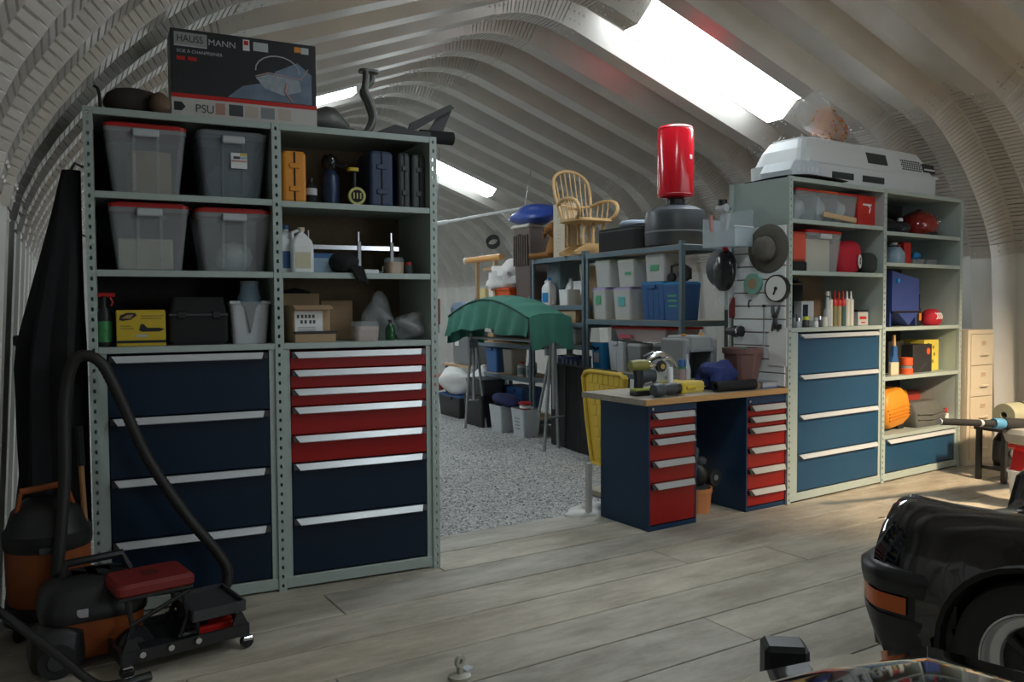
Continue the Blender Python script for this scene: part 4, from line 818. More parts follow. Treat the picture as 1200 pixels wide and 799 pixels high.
MB().lathe([(.001, .02), (.108, .02), (.112, 0), (.110, -.026), (.100, -.026), (.099, -.018), (.001, -.018)], 30, axis='x').build('case', BLK, t); MB().lathe([(.099, -.024), (.001, -.0245)], 30, axis='x').build('dial', PAPER, t)
MB().box(-.028, -.026, -.008, .008, -.055, .01, M=Matrix.Rotation(.4, 4, 'X')).build('needle', BLK, t); MB().lathe([(.016, -.024), (.014, -.031), (.001, -.031)], 12, axis='x').build('hub', BLK, t)
t = hung('tape_roll', 'pale green roll of tape hanging left of the dial', 'tape', .30, 1.785); MB().lathe([(.045, -.03), (.085, -.03), (.085, .03), (.045, .03), (.045, -.03)], 24, axis='x').build('roll', pm('mint_tape', (.22, .44, .36), .6), t); MB().lathe([(.038, -.031), (.046, -.031), (.046, .031), (.038, .031)], 20, axis='x').build('core', CARD, t)
o = lump(MB(), (0, 0, 0), .07, .12, .17, 101, .25, 18, 12).build('black_bag', pm('black_film', (.015, .016, .017), .2)); o.location = fl('R', -.13, .54, 1.90); o.rotation_euler = (0, 0, FR['R'][2]); tag(o, 'shiny black bag hanging on the panel left edge', 'bag')
t = o; MB().tube([(.03, .0, .15), (-.02, -.01, .19), (-.01, .02, .22)], .02, 8).build('red_tie', REDP, t)
MB().loft([[(.02+w_*.3*math.cos(a), .02+w_*math.sin(a), z) for a in [2*PI*i/12 for i in range(12)]] for w_, z in ((.13, .06), (.125, -.10), (.08, -.22), (.02, -.33))], 0, True).build('clear_tail', BAGP, t)
t = hung('steering_disc', 'dark grey disc hanging behind the black bag', 'disc', .66, 1.93); MB().lathe([(.001, -.01), (.15, -.012), (.165, 0), (.15, .012), (.001, .01)], 28, axis='x').build('disc', DGREY, t)
t = fth('clear_hopper', 'clear plastic hanging bin with white edge on the panel', 'bin', 'R', -.19, .47, 2.09)
m = MB(); m.box(-.11, .11, -.17, .17, 0, .008); m.box(-.11, -.104, -.17, .17, 0, .13); m.box(.104, .11, -.17, .17, 0, .30); m.box(-.11, .11, -.17, -.164, 0, .16); m.box(-.11, .11, .164, .17, 0, .24)
m.build('body', clear('blue_white_clear', (.66, .73, .78), .58), t); v = t.children[0]
MB().box(-.116, .116, -.176, -.158, .155, .165).build('rim', WHITE, t); MB().tube([(-.06, .10, .01), (-.075, .115, .27)], .016, 8).build('red_stem', pm('red_clear', (.55, .25, .22), .4), t); MB().tube([(-.02, .02, .01), (-.01, -.02, .28)], .020, 8).build('pale_stem', LGREY, t)
t = fth('hose_fitting', 'black and silver nozzle above the clear hanging bin', 'nozzle', 'R', -.12, .585, 2.43); MB().lathe([(.001, -.06), (.035, -.05), (.035, .03), (.02, .06), (.001, .06)], 12, axis='y').build('body', LGREY, t); MB().lathe([(.03, 0), (.04, .01), (.04, .05), (.001, .055)], 12, (0, 0, .02)).build('cap', BLK, t); MB().tube([(.04, 0, 0), (.10, 0, 0)], .012, 7).build('bracket', STEELD, t)
t = hung('pliers', 'steel pliers with spread grey handles under the dial', 'pliers', .085, 1.50); m = MB()
for s_ in (-1, 1): MB().tube([(-.004*s_, s_*.03, .10), (-.01, s_*.022, .05), (-.01, s_*.004, .02), (-.01, -s_*.02, -.06), (-.01, -s_*.03, -.10)], [.012, .016, .016, .012, .010], 8).build('jaw', pm('tool_steel', (.09, .095, .1), .4, .6), t)
MB().lathe([(.02, -.03), (.02, 0), (.001, 0)], 12, (0, 0, .02), axis='x').build('pivot', BLK, t)
t = hung('paper_pad', 'white paper sheet with a black clip hanging below the pliers', 'paper', .06, 1.12); MB().box(-.008, 0, -.085, .085, 0, .31).build('sheet', PAPER, t); MB().box(-.022, .002, -.035, .035, .295, .335, .006).build('clip', BLK, t)
t = hung('air_funnel', 'black shiny air nozzle hanging beside the planter', 'nozzle', .47, 1.50-.11); MB().lathe([(.001, -.08), (.045, -.07), (.05, 0), (.03, .06), (.03, .09), (.001, .09)], 14, (-.03, 0, 0), axis='y').build('body', BLK, t); MB().lathe([(.052, -.01), (.058, 0), (.052, .012)], 16, (-.03, -.05, 0), axis='y').build('ring', CHROME, t)
t = hung('hanging_hook', 'thin steel hook with a small black tip on the panel', 'hook', .335, 1.62); MB().tube([(.02, 0, .03), (-.02, 0, .03), (-.03, 0, 0), (-.02, .0, -.03)], .007, 6).build('wire', BLK, t)
t = hung('hanging_rod', 'long thin steel rod hanging on the slatted panel', 'rod', .20, 1.40); MB().tube([(-.005, 0, -.19), (-.005, 0, .20)], .005, 6).build('rod', STEELD, t); MB().lathe([(.001, .19), (.015, .195), (.015, .21), (.001, .215)], 10, (-.005, 0, 0)).build('knob', BLK, t)
t = hung('hand_scraper', 'dark red handled tool hanging at the panel rear edge', 'tool', .52, 1.60); MB().box(-.03, .0, -.03, .03, -.10, .08, .012).build('handle', pm('dark_red_plastic', (.16, .012, .015), .4), t); MB().box(-.02, -.01, -.008, .008, .08, .14).build('shank', STEELD, t)
# ================================================================== BENCH: what stands on it
BT = .9455
def drill(label, x, y, rot):
    t = fth('cordless_drill', label, 'drill', 'B', x, y, BT, rot); OL = pm('olive_tool', (.26, .25, .06), .5); 
    MB().lathe([(.001, -.085), (.035, -.08), (.042, -.03), (.042, .05), (.034, .075), (.001, .08)], 14, (0, 0, .225), axis='x').build('motor_housing', OL, t); MB().lathe([(.030, .075), (.028, .10), (.016, .13), (.012, .15), (.001, .15)], 12, (0, 0, .225), axis='x').build('chuck', CHROME, t)
    MB().loft([[(px*k+ox, py*k, z) for px, py in rrect(.075, .05, .02)] for ox, k, z in ((-.005, 1.0, .055), (-.01, .8, .12), (-.02, .85, .20))], 0, True).build('grip', BLK, t)
    MB().box(-.06, .075, -.04, .04, .035, .058, .006).build('battery_top', pm('lime_tool', (.42, .45, .10), .5), t); MB().box(-.06, .08, -.04, .04, 0, .036, .006).build('battery', BLK, t); MB().tube([(.02, 0, .19), (.03, 0, .165), (.02, 0, .14)], .007, 6).build('trigger', BLK, t); return t
drill('olive and black cordless drill standing at the bench left end', .125, .24, -.1)
t = fth('angle_grinder', 'dark grey grinder with a yellow end at the bench front', 'grinder', 'B', .26, .085, BT, .06)
MB().lathe([(.001, -.15), (.04, -.145), (.052, -.11), (.052, -.06), (.035, -.04)], 16, (0, 0, .052), axis='x').build('head', pm('slate_tool', (.06, .075, .085), .5), t); MB().lathe([(.035, -.045), (.042, -.02), (.042, .06), (.038, .08)], 14, (0, 0, .052), axis='x').build('body', DGREY, t)
MB().lathe([(.038, .078), (.042, .085), (.042, .115), (.001, .12)], 14, (0, 0, .052), axis='x').build('end', BLK, t); MB().box(.118, .165, -.04, .04, .01, .092, .008).build('battery', YEL, t); MB().lathe([(.02, -.055), (.02, .0), (.001, 0)], 10, (-.08, 0, .055)).build('spindle', STEELD, t)
t = fth('router', 'chrome and black plunge saw with a curved guard', 'saw', 'B', .40, .37, BT, -.15)
MB().prism(rrect(.34, .20, .02), 0, .012, 'z').build('base_plate', STEELD, t); MB().lathe([(.001, -.07), (.07, -.06), (.075, 0), (.06, .07), (.001, .08)], 16, (-.09, 0, .125), axis='x').build('motor', pm('slate_tool', (.06, .075, .085), .5), t)
MB().tube([(-.13+.145*(1-math.cos(a)), -.04, .15+.145*math.sin(a)) for a in [PI*i/12 for i in range(1, 12)]], [.02]*11, 8).build('guard', CHROME, t)
MB().lathe([(.001, -.012), (.115, -.010), (.115, .010), (.001, .012)], 26, (.02, -.03, .14), axis='y').build('blade_cover', pm('grey_cast', (.34, .36, .37), .4, .5), t); MB().lathe([(.001, -.02), (.042, -.02), (.042, .0), (.001, .0)], 18, (.02, -.045, .20), axis='y').build('knob', BLK, t); MB().lathe([(.001, -.012), (.02, -.012), (.02, .0), (.001, 0)], 14, (.02, -.066, .20), axis='y').build('knob_cap', pm('brass', (.55, .38, .12), .35, .8), t)
for q in ((-.14, .22), (.10, .11), (-.10, .07), (.06, .25)): MB().tube([(q[0]-.03, -.05, q[1]), (q[0]+.03, -.06, q[1]+.012)], .012, 7).build('clamp_lever', CHROME, t)
MB().tube([(-.12, .0, .20), (-.10, 0, .27), (-.02, 0, .30), (.05, 0, .27)], .018, 8).build('handle', BLK, t)
t = fth('white_tube', 'upright white plastic tube standing in front of the saw', 'tube', 'B', .365, .165, BT); MB().lathe([(.001, 0), (.024, 0), (.021, .19), (.018, .205), (.001, .205)], 14).build('body', WHITE, t)
t = fth('yellow_case', 'yellow hard tool case lying flat on the bench', 'case', 'B', .56, .15, BT, .05); MB().loft([[(px, py+.11, z) for px, py in rrect(w_, d_, .025)] for w_, d_, z in ((.31, .21, 0), (.33, .225, .015), (.33, .225, .07), (.31, .21, .085))], 0, False).build('shell', pm('pale_yellow_plastic', (.72, .55, .12), .45), t); MB().box(-.166, .166, -.004, .226, .04, .046).build('seam', YEL, t); MB().box(-.05, .05, -.016, .0, .03, .055, .005).build('handle', YEL, t)
t = bottle('spray_can', 'blue capped spray can with green base on the bench', 'B', .655, .34, BT, [(.032, 0), (.034, .006), (.034, .17), (.028, .185), (.028, .187), (.031, .188), (.031, .235), (.026, .243)], pm('can_green', (.03, .20, .10), .35), BLUEP, .187, lab=(.07, .168), labmat=pm('can_print', (.30, .22, .26), .5, var=.6, scale=30))
t = fth('spray_funnel', 'pale grey tall nozzle bottle next to the spray can', 'bottle', 'B', .73, .36, BT); MB().lathe([(.001, 0), (.032, 0), (.030, .16), (.012, .24), (.008, .28), (.001, .28)], 14).build('body', LGREY, t)
t = fth('grey_cage', 'grey plastic machine housing with an open front window', 'housing', 'B', .93, .40, BT)
m = MB(); m.box(-.19, -.12, 0, .28, 0, .40, .015); m.box(.12, .19, 0, .28, 0, .40, .015); m.box(-.12, .12, 0, .28, .30, .42, .015); m.box(-.12, .12, 0, .28, 0, .06, .01); m.box(-.12, .12, .24, .28, .06, .30); m.build('housing', pm('warm_grey_plastic', (.26, .28, .28), .5), t)
MB().box(-.12, .12, .20, .24, .06, .30).build('window', DGREY, t); MB().box(-.13, .13, -.012, .02, .29, .315, .004).build('top_bar', MGREY, t); MB().box(-.155, -.14, -.006, 0, .05, .34).build('groove', MGREY, t); MB().box(.14, .155, -.006, 0, .05, .34).build('groove', MGREY, t)
for sx in (-.10, .10): MB().box(sx-.012, sx+.012, .08, .12, .415, .435, .003).build('orange_clip', ORG, t)
rlump('blue_rag', 'crumpled dark blue cloth on the bench before the planter', 'cloth', 'B', .93, .24, BT, .19, .11, .11, 121, BLUEC, .45, freq=7)
t = fth('foam_roll', 'black foam tube lying along the bench front edge', 'tube', 'B', .955, .07, BT, -.08); MB().lathe([(.024, -.20), (.042, -.20), (.042, .20), (.024, .20), (.024, -.20)], 16, (0, 0, .042), axis='x').build('tube', BLKM, t)
t = fth('planter', 'brown ribbed planter standing at the bench right end', 'planter', 'B', 1.255, .26, BT+.03); PLM = pm('brown_plastic', (.17, .085, .075), .5)
n = 28; R = []
for r0, z in ((.105, 0), (.145, .245)): R.append([((r0+(.006 if i % 4 < 2 else 0))*math.cos(2*PI*i/n)*1.05, (r0+(.006 if i % 4 < 2 else 0))*math.sin(2*PI*i/n), z) for i in range(n)])
for r0, z in ((.158, .245), (.162, .29), (.148, .29), (.10, .02)): R.append([(r0*math.cos(2*PI*i/n)*1.05, r0*math.sin(2*PI*i/n), z) for i in range(n)])
MB().loft(R, 0, False).build('pot', PLM, t)
t = fth('planter_stand', 'thin wooden board under the brown planter', 'board', 'B', 1.255, .26, BT); MB().box(-.16, .16, -.13, .13, 0, .03, .003).build('board', CARD, t)
t = rlump('green_cloth', 'green and dark cloth scraps heaped inside the planter', 'cloth', 'B', 1.255, .26, BT+.06, .12, .115, .14, 131, pm('green_scrap', (.06, .17, .10), .8, var=.6, scale=9), .22)
t = fth('book', 'flat grey book with a blue edge on the bench end', 'book', 'B', 1.36, .055, BT); MB().box(-.10, .105, 0, .14, 0, .010, .002).build('cover', BLUEP, t); MB().box(-.098, .10, .003, .137, .010, .045).build('pages', pm('grey_pages', (.42, .42, .44), .8), t); MB().box(-.10, .105, 0, .14, .045, .052, .002).build('cover', MGREY, t)
t = fth('wood_scrap', 'small brown wooden block left of the grey book', 'block', 'B', 1.17, .06, BT); MB().box(-.06, .07, 0, .09, 0, .045, .004).build('block', pm('brown_wood', (.24, .14, .08), .7), t); 
t = fth('orange_disc', 'flat orange lid between the blue cloth and planter', 'lid', 'B', 1.085, .16, BT); MB().lathe([(.001, 0), (.05, 0), (.05, .014), (.001, .016)], 18).build('body', ORD, t)
# ---- below the bench
t = fth('terracotta_tub', 'orange brown ribbed tub on the floor between drawer cabinets', 'tub', 'B', .72, .25, 0)
n = 32; R = []
for r0, z in ((.105, 0), (.118, .155)): R.append([((r0+(.003 if i % 4 < 2 else 0))*math.cos(2*PI*i/n), (r0+(.003 if i % 4 < 2 else 0))*math.sin(2*PI*i/n), z) for i in range(n)])
for r0, z in ((.126, .155), (.128, .192), (.118, .192), (.10, .03)): R.append([(r0*math.cos(2*PI*i/n), r0*math.sin(2*PI*i/n), z) for i in range(n)])
MB().loft(R, 0, False).build('body', TERRA, t)
t = fth('pressure_pump', 'black and grey pump parts standing in the terracotta tub', 'pump', 'B', .72, .25, .032)
MB().lathe([(.001, 0), (.08, 0), (.09, .10), (.09, .165), (.06, .17)], 18).build('bucket_liner', DGREY, t); MB().tube([(-.06, -.03, .05), (-.055, -.03, .30), (-.03, -.03, .46), (-.03, -.03, .475)], [.022, .024, .026, .02], 10).build('tube', DGREY, t)
lump(MB(), (.02, 0, .25), .085, .075, .10, 140, .25).build('motor', BLK, t); MB().lathe([(.001, 0), (.045, .01), (.05, .04), (.03, .06), (.001, .06)], 14, (.05, .0, .33)).build('cap', DGREY, t); MB().lathe([(.001, -.03), (.065, -.03), (.07, 0), (.065, .03), (.001, .03)], 18, (.17, -.02, .22), axis='y').build('wheel', RUB, t); MB().tube([(.04, 0, .22), (.17, -.02, .22)], .02, 8).build('arm', BLK, t); MB().lathe([(.001, -.036), (.022, -.036), (.022, -.03), (.001, -.03)], 12, (.17, -.02, .22), axis='y').build('hub', MGREY, t)
# ================================================================== STORAGE RACKS along the right wall (frame K: x runs toward the camera, y into the rack)
def rack(label, x0, x1, H, levels, d=.60, board=True):
    t = fth('storage_rack', label, 'rack', 'K', x0, 0, -.05); w = x1-x0; H += .05
    for px in (0, w):
        for py in (0, d):
            m = MB(); sx = 1 if px == 0 else -1; sy = 1 if py == 0 else -1
            m.box(px, px+sx*.045, py, py+sy*.004, 0, H); m.box(px, px+sx*.004, py, py+sy*.045, 0, H); m.build('post', RACK, t)
    for z in [H-.05]+[l+.05 for l in levels]:
        MB().box(.004, w-.004, -.006, .012, z-.045, z+.012, .003).build('beam', RACK, t); MB().box(.004, w-.004, d-.012, d+.006, z-.045, z+.012, .003).build('beam', RACK, t)
        for px in (-.006, w-.012): MB().box(px, px+.018, .0, d, z-.045, z+.012, .003).build('side_beam', RACK, t)
        MB().box(.012, w-.012, .008, d-.008, z-.004, z+.014).build('deck_board', OSB, t)
    return t
RH_ = 2.25
rack('blue grey rack below the red punching bag, nearest the workbench', 1.70, 3.40, RH_, [1.445, .87, .30])
rack('middle blue grey rack carrying the rattan rocking chair', .44, 1.66, RH_, [1.61, 1.40, 1.14, .68])
rack('far low rack behind the green canopy swing', -1.25, .40, 1.74, [1.09, .655, .10])
TOPZ = RH_+.014-.05
# ---- rocker
def P3(x, y, z): return (x, y, z)
t = fth('rocking_chair', 'rattan glider rocking chair with hooped back on the rack top', 'chair', 'K', 1.42, .20, TOPZ, 1.62)
m = MB(); hoop = crom([(-.20, .20, .42), (-.26, .27, .70), (-.25, .33, .93), (-.13, .365, 1.03), (0, .37, 1.05), (.13, .365, 1.03), (.25, .33, .93), (.26, .27, .70), (.20, .20, .42)], 6); m.tube(hoop, .020, 9); m.build('back_hoop', RATTAN, t)
for i in range(7):
    q = (i-3)/3.0; zt = 1.035-.12*q*q*abs(q); MB().tube([(q*.17, .20, .40), (q*.20, .285, .70), (q*.215, .36-.03*q*q, zt)], .008, 6).build('spindle', RATTAN, t)
MB().tube([(-.235, .245, .62), (0, .27, .60), (.235, .245, .62)], .012, 7).build('back_rail', RATTAN, t)
for s_ in (-1, 1):
    MB().tube(crom([(s_*.245, .24, .62), (s_*.285, .10, .66), (s_*.30, -.08, .655), (s_*.295, -.20, .61), (s_*.28, -.235, .53), (s_*.26, -.20, .46), (s_*.245, -.14, .43)], 5), .022, 9).build('arm', RATTAN, t)
    for k in range(3): MB().tube([(s_*.235, -.08+k*.10, .41), (s_*.285, -.06+k*.10, .65)], .009, 6).build('arm_spindle', RATTAN, t)
MB().loft([[(px, py+.02, z) for px, py in rrect(w_, d_, .12, 4)] for w_, d_, z in ((.46, .44, .385), (.52, .50, .40), (.52, .50, .425), (.48, .46, .435))], 0, True).build('seat', RATTAN, t)
for sx in (-.15, 0, .15):
    for sy in (-.15, .15): MB().lathe([(.016, .12), (.022, .18), (.014, .24), (.022, .30), (.016, .39)], 8, (sx, sy+.02, 0)).build('turned_leg', RATTAN, t)
MB().prism([(-.26, .0), (-.27, .04), (-.16, .10), (-.12, .135), (.12, .135), (.16, .10), (.27, .04), (.26, 0)], -.17, -.11, 'y').build('base_rail', RATTAN, t); MB().prism([(-.26, .0), (-.27, .04), (-.16, .10), (-.12, .135), (.12, .135), (.16, .10), (.27, .04), (.26, 0)], .14, .20, 'y').build('base_rail', RATTAN, t); MB().box(-.05, .05, -.12, .16, .05, .11, .01).build('base_stretcher', RATTAN, t)
# ---- other things on the rack tops
t = carton('tall_carton', 'tall pale carton with faint green print on the rack top', 'K', .985, .08, TOPZ, .27, .22, .66, CARDP)
for k in range(6): MB().box(-.136, -.135, .03, .17, .40+k*.035, .41+k*.035).build('green_print', pm('faded_green', (.42, .50, .38), .8), t); MB().box(-.10, .08, -.0015, 0, .42+k*.034, .428+k*.034).build('green_print', pm('faded_green', (.42, .50, .38), .8), t)
for k in range(6): MB().box(-.06, .04, -.0015, 0, .08+k*.05, .088+k*.05).build('faint_print', pm('faded_brown', (.46, .40, .32), .8), t)
t = fth('black_case', 'long rounded black padded case lying on the rack top', 'case', 'K', 2.17, .10, TOPZ, 0)
def caseR(z, k): return [(px*k, py*k+.14, z) for px, py in rrect(.86, .30, .14, 6)]
MB().loft([caseR(0, .96), caseR(.015, 1), caseR(.25, 1), caseR(.265, .96)], 0, False).build('body', BLKM, t); MB().loft([caseR(.225, 1.006), caseR(.237, 1.006)], 0, False, False).build('zip', DGREY, t)
rlump('folded_clothes', 'pale blue and grey folded clothes on the black padded case', 'clothes', 'K', 2.30, .24, TOPZ+.266, .22, .11, .04, 151, pm('pale_blue_cloth', (.32, .38, .46), .9, var=.5, scale=9), .3, sq=.8)
# punching bag
t = fth('punching_bag', 'red standing punching bag on a round dark grey base', 'punching bag', 'K', 2.90, .33, TOPZ)
BASEG = pm('charcoal_plastic', (.045, .055, .062), .4)
MB().lathe([(.001, 0), (.27, 0), (.31, .02), (.315, .06), (.318, .15), (.310, .155), (.310, .165), (.318, .17), (.318, .32), (.30, .375), (.22, .42), (.13, .44), (.10, .445), (.001, .445)], 36).build('base', BASEG, t)
MB().lathe([(.319, .152), (.3195, .158), (.3195, .163), (.319, .168)], 36).build('base_seam', MGREY, t)
MB().lathe([(.10, .44), (.098, .50), (.085, .50), (.085, .53), (.001, .53)], 20).build('neck', BLK, t)
MB().lathe([(.001, .515), (.16, .515), (.185, .53), (.19, .56), (.19, 1.20), (.185, 1.235), (.165, 1.255), (.10, 1.262), (.001, 1.262)], 36).build('bag', pm('glossy_red_vinyl', (.62, .006, .02), .18, coat=.5, var=.05), t)
for z in (1.225, .545): MB().lathe([(.1885, z), (.1915, z+.005), (.1885, z+.01)], 36).build('stitch_band', pm('red_seam', (.40, .004, .012), .4), t)
MB().box(-.02, .02, -.004, .004, 0, .045, .003).build('white_tag', WHITE, t, loc=(.186, .050, .90), rotz=1.83)
# brown hamper, blue bag, teddy
t = fth('brown_hamper', 'brown ribbed plastic hamper with a white lid on the rack', 'hamper', 'K', .02, .06, 1.74+.014-.05)
HB = pm('taupe_plastic', (.115, .085, .075), .5); zb = .62
frustum(MB(), .40, .34, .46, .40, 0, 1.0-.06+.02, c=(0, .22)).build('body', HB, t)
for i in range(7): MB().box(-.19+i*.058, -.165+i*.058, .0, .02, .45, .86, .004).build('rib', HB, t)
MB().box(-.24, .24, -.005, .445, .955, 1.0, .012).build('lid', pm('bone_plastic', (.55, .52, .46), .5), t); MB().box(-.09, -.01, -.004, .02, .85, .875, .004).build('handle_slot', BLK, t)
rlump('blue_bedroll', 'bundled royal blue sleeping bag on the white lidded hamper', 'sleeping bag', 'K', .06, .26, 1.704+1.0, .46, .26, .14, 161, pm('royal_blue_nylon', (.022, .06, .30), .4, var=.35, scale=6), .22, freq=5)
t = fth('stuffed_dog', 'floppy tan stuffed toy with long ears beside the hamper', 'toy', 'K', .70, .10, TOPZ, .3)
TAN = pm('tan_plush', (.30, .14, .045), .95, var=.25, scale=20)
MB().loft([[(cx+w_*math.cos(a), .06+w_*.8*math.sin(a), z) for a in [2*PI*i/14 for i in range(14)]] for cx, w_, z in ((.02, .05, 0), (.02, .10, .03), (.02, .10, .12), (.025, .07, .22), (.02, .045, .27), (.01, .07, .31), (.0, .085, .37), (.0, .07, .43), (.0, .02, .465))], 0, True).build('body', TAN, t)
for s_ in (-1, 1): MB().tube([(s_*.07, .06, .42), (s_*.10, .04, .36), (s_*.105, .03, .26)], [.02, .035, .02], 8).build('ear', pm('brown_plush', (.20, .085, .03), .95), t); MB().tube([(s_*.05, .03, .05), (s_*.10-.06, -.06, .035), (s_*.10-.14, -.10, .035)], [.045, .04, .042], 8).build('leg', TAN, t)
MB().tube([(0, .02, .36), (-.02, -.05, .345)], [.05, .03], 8).build('muzzle', TAN, t); MB().lathe([(.001, -.015), (.015, 0), (.001, .012)], 8, (-.02, -.075, .355), axis='y').build('nose', BLK, t)
# ---- near rack shelves
NZ = 1.445+.014; LZ = .87+.014; BZ = .30+.014
def ktote(label, x0, span, h, z, mat, lid=None, name='storage_tub', **k):
    w = span*.50; return tote(name, label, 'tub', 'K', x0+w/2, .05, z, w, span*.42, h, mat, lid, **k)
FROST = clear('frosted_tub', (.80, .82, .80), .42)
LILAC = pm('lilac_lid', (.42, .36, .58), .5); LIME = pm('pale_green_lid', (.50, .55, .42), .5)
ktote('frosted tub with lilac lid and pink contents, lower left stack', 1.72, .62, .36, NZ, FROST, LILAC, sticker=(0, .17, .10, .10), stickmat=GREENL, taper=.86, handles=False)
ktote('frosted tub with lilac lid and a teal label, lower middle', 2.16, .66, .355, NZ, FROST, LILAC, sticker=(0, .15, .12, .10), stickmat=pm('teal_label', (.12, .45, .45), .6), taper=.86, handles=False)
ktote('pale lidded tub stacked on the left lilac lidded tub', 1.80, .62, .31, NZ+.363, FROST, LIME, taper=.86, handles=False)
ktote('pale lidded tub with green tape on the middle lilac tub', 2.24, .64, .30, NZ+.358, FROST, LIME, sticker=(.04, .13, .10, .03), stickmat=GREENL, taper=.86, handles=False)
ktote('blue lidded ribbed tote on the near rack middle shelf', 2.66, .82, .40, NZ, BLUEP, SKYB, name='blue_tote', taper=.85, ribs=3)
ktote('blue tote with three green tape strips beside the corner post', 3.03, .62, .39, NZ, BLUEP, SKYB, name='blue_tote', taper=.85, ribs=0, handles=False)
for k in range(3): MB().box(-.07, .07, -.004, .0, .14+k*.05, .158+k*.05).build('green_tape', GREENL, bpy.data.objects['blue_tote.001'], loc=(.0, .016-.004*k, 0))
ktote('grey clear tub with green label on the blue tote', 2.74, .66, .29, NZ+.403, FROST, LGREY, sticker=(0, .11, .13, .06), stickmat=GREENL, taper=.92, handles=False)
carton('pink_sheets', 'pink folded sheets inside the lilac lidded tub', 'K', 1.87, .10, NZ+.008, .14, .12, .14, pm('dusty_pink', (.45, .16, .18), .8), tape=False)
t = fth('toy_wheels', 'black framed toy with dark wheels on the far blue tote', 'toy', 'K', 3.22, .14, NZ+.392, .2); MB().tube([(-.12, 0, .02), (-.12, 0, .16), (.02, 0, .18), (.12, 0, .12), (.12, 0, .02)], .014, 7).build('frame', BLK, t); MB().lathe([(.001, -.02), (.07, -.02), (.07, .02), (.001, .02)], 18, (.06, -.02, .07), axis='y').build('wheel', RUB, t); MB().lathe([(.001, -.02), (.045, -.02), (.045, .02), (.001, .02)], 18, (-.10, -.02, .045), axis='y').build('wheel', RUB, t)
# lower near shelf
t = fth('lidded_tray', 'long clear under bed box with bright red lid', 'box', 'K', 2.62, .06, LZ+.345); frustum(MB(), .84, .40, .92, .46, 0, .13, c=(0, .24)).build('body', clear('pink_white_clear', (.62, .50, .50), .4), t); MB().box(-.48, .48, -.01, .49, .13, .155, .006).build('lid', REDP, t); MB().box(-.36, -.12, -.004, .012, .03, .065).build('pink_contents', pm('hot_pink', (.55, .08, .12), .6), t)
ktote('grey open tote under the red lidded box', 2.06, .62, .335, LZ, LGREY, None, name='grey_tote', taper=.84, ribs=1)
ktote('small grey tote with pale lid beside the grey open tote', 2.42, .50, .32, LZ, MGREY, LGREY, name='grey_tote', taper=.84, handles=False)
ktote('dark grey tote at the near end of the lower shelf', 2.86, .66, .335, LZ, DGREY, MGREY, name='grey_tote', taper=.88)
t = fth('bottle_crate', 'bright blue open crate with a pale label, lower rack shelf', 'crate', 'K', 1.84, .05, LZ)
m = MB(); frustum(m, .19, .22, .21, .24, 0, .30, c=(0, .12)); m.build('body', SKYB, t); MB().tube([(-.06, -.004, .25), (0, -.008, .225), (.06, -.004, .25)], .012, 7).build('handle', BLKM, t); MB().box(-.045, .055, -.002, .002, .08, .19).build('label', LGREY, t)
carton('small_carton', 'small brown carton on the lower rack shelf behind a tote', 'K', 2.06, .34, LZ+.02, .18, .14, .40, CARD, tape=False)
carton('white_box', 'plain white box standing behind the blue crate', 'K', 1.83, .32, LZ, .15, .14, .50, LGREY, tape=False)
# ---- middle rack shelves
MZ = 1.61+.014
jug('large white jug with a bright blue label on middle rack', .66, MZ, .13, 'K', s=1.22, lm=SKYB, rot=.2)
jug('second white jug half hidden behind the labelled jug', .82, MZ, .36, 'K', s=1.20, lm=LGREY)
tote('white_tub', 'square white tub with wire handle beside the white jugs', 'tub', 'K', 1.10, .06, MZ, .22, .20, .19, WHITE, None, taper=.9, handles=False)
tote('white_tub', 'white tub stacked behind with a stick inside', 'tub', 'K', 1.02, .32, MZ, .22, .20, .30, WHITE, None, taper=.9, handles=False)
t = fth('wooden_stick', 'thin reddish stick poking out of a white tub', 'stick', 'K', 1.02, .42, MZ+.02); MB().tube([(0, 0, 0), (-.06, -.03, .42)], .009, 6).build('stick', pm('reddish_wood', (.42, .22, .16), .7), t)
t = fth('wooden_crate', 'pale wooden crate with green printed marks on middle rack', 'crate', 'K', 1.15, .02, 1.414); m = MB(); m.box(-.30, .30, 0, .012, 0, .15, .002); m.box(-.30, .30, .40, .412, 0, .15); m.box(-.30, -.288, .012, .40, 0, .15); m.box(.288, .30, .012, .40, 0, .15); m.box(-.30, .30, 0, .41, 0, .008); m.build('body', OSB, t)
for a, b in ((-.18, -.06), (.12, .22)): MB().prism([(a, .05), (b, .075), (b-.02, .10), (a, .07)], -.002, 0, 'y').build('green_mark', GREENL, t)
tote('clear_bin', 'frosted clear bin under the wooden crate', 'bin', 'K', 1.18, .06, 1.154, .36, .26, .20, FROST, LGREY, taper=.9, handles=False)
carton('tall_box', 'tall brown box behind the white jugs on middle rack', 'K', 1.20, .42, MZ, .22, .14, .48, CARD, tape=False)
t = fth('grey_locker', 'blue grey metal locker at the rack far end', 'locker', 'K', .62, .22, MZ); MB().box(-.16, .16, 0, .30, 0, .56, .006).build('body', RACK, t); MB().box(-.13, .13, -.006, 0, .03, .53, .003).build('door', RACK, t); MB().box(.08, .10, -.016, -.006, .26, .32, .002).build('handle', MGREY, t)
t = fth('laundry_basket', 'dark blue open mesh basket on the middle rack', 'basket', 'K', 1.22, -.04, .68+.014)
NB = pm('dark_blue_plastic', (.015, .05, .18), .45); n = 22
for i in range(n):
    a = 2*PI*i/n; MB().box(-.012, .012, -.004, .004, .0, .30, M=Matrix.Translation((.26*math.cos(a), .19+.17*math.sin(a), 0)) @ Matrix.Rotation(a+PI/2, 4, 'Z')).build('slat', NB, t)
for z in (.0, .12, .28): MB().lathe([(1.0, z), (1.03, z+.012), (1.0, z+.03), (.97, z+.012), (1.0, z)], 24, (0, .19, 0), sx=.265, sy=.175).build('hoop', NB, t)
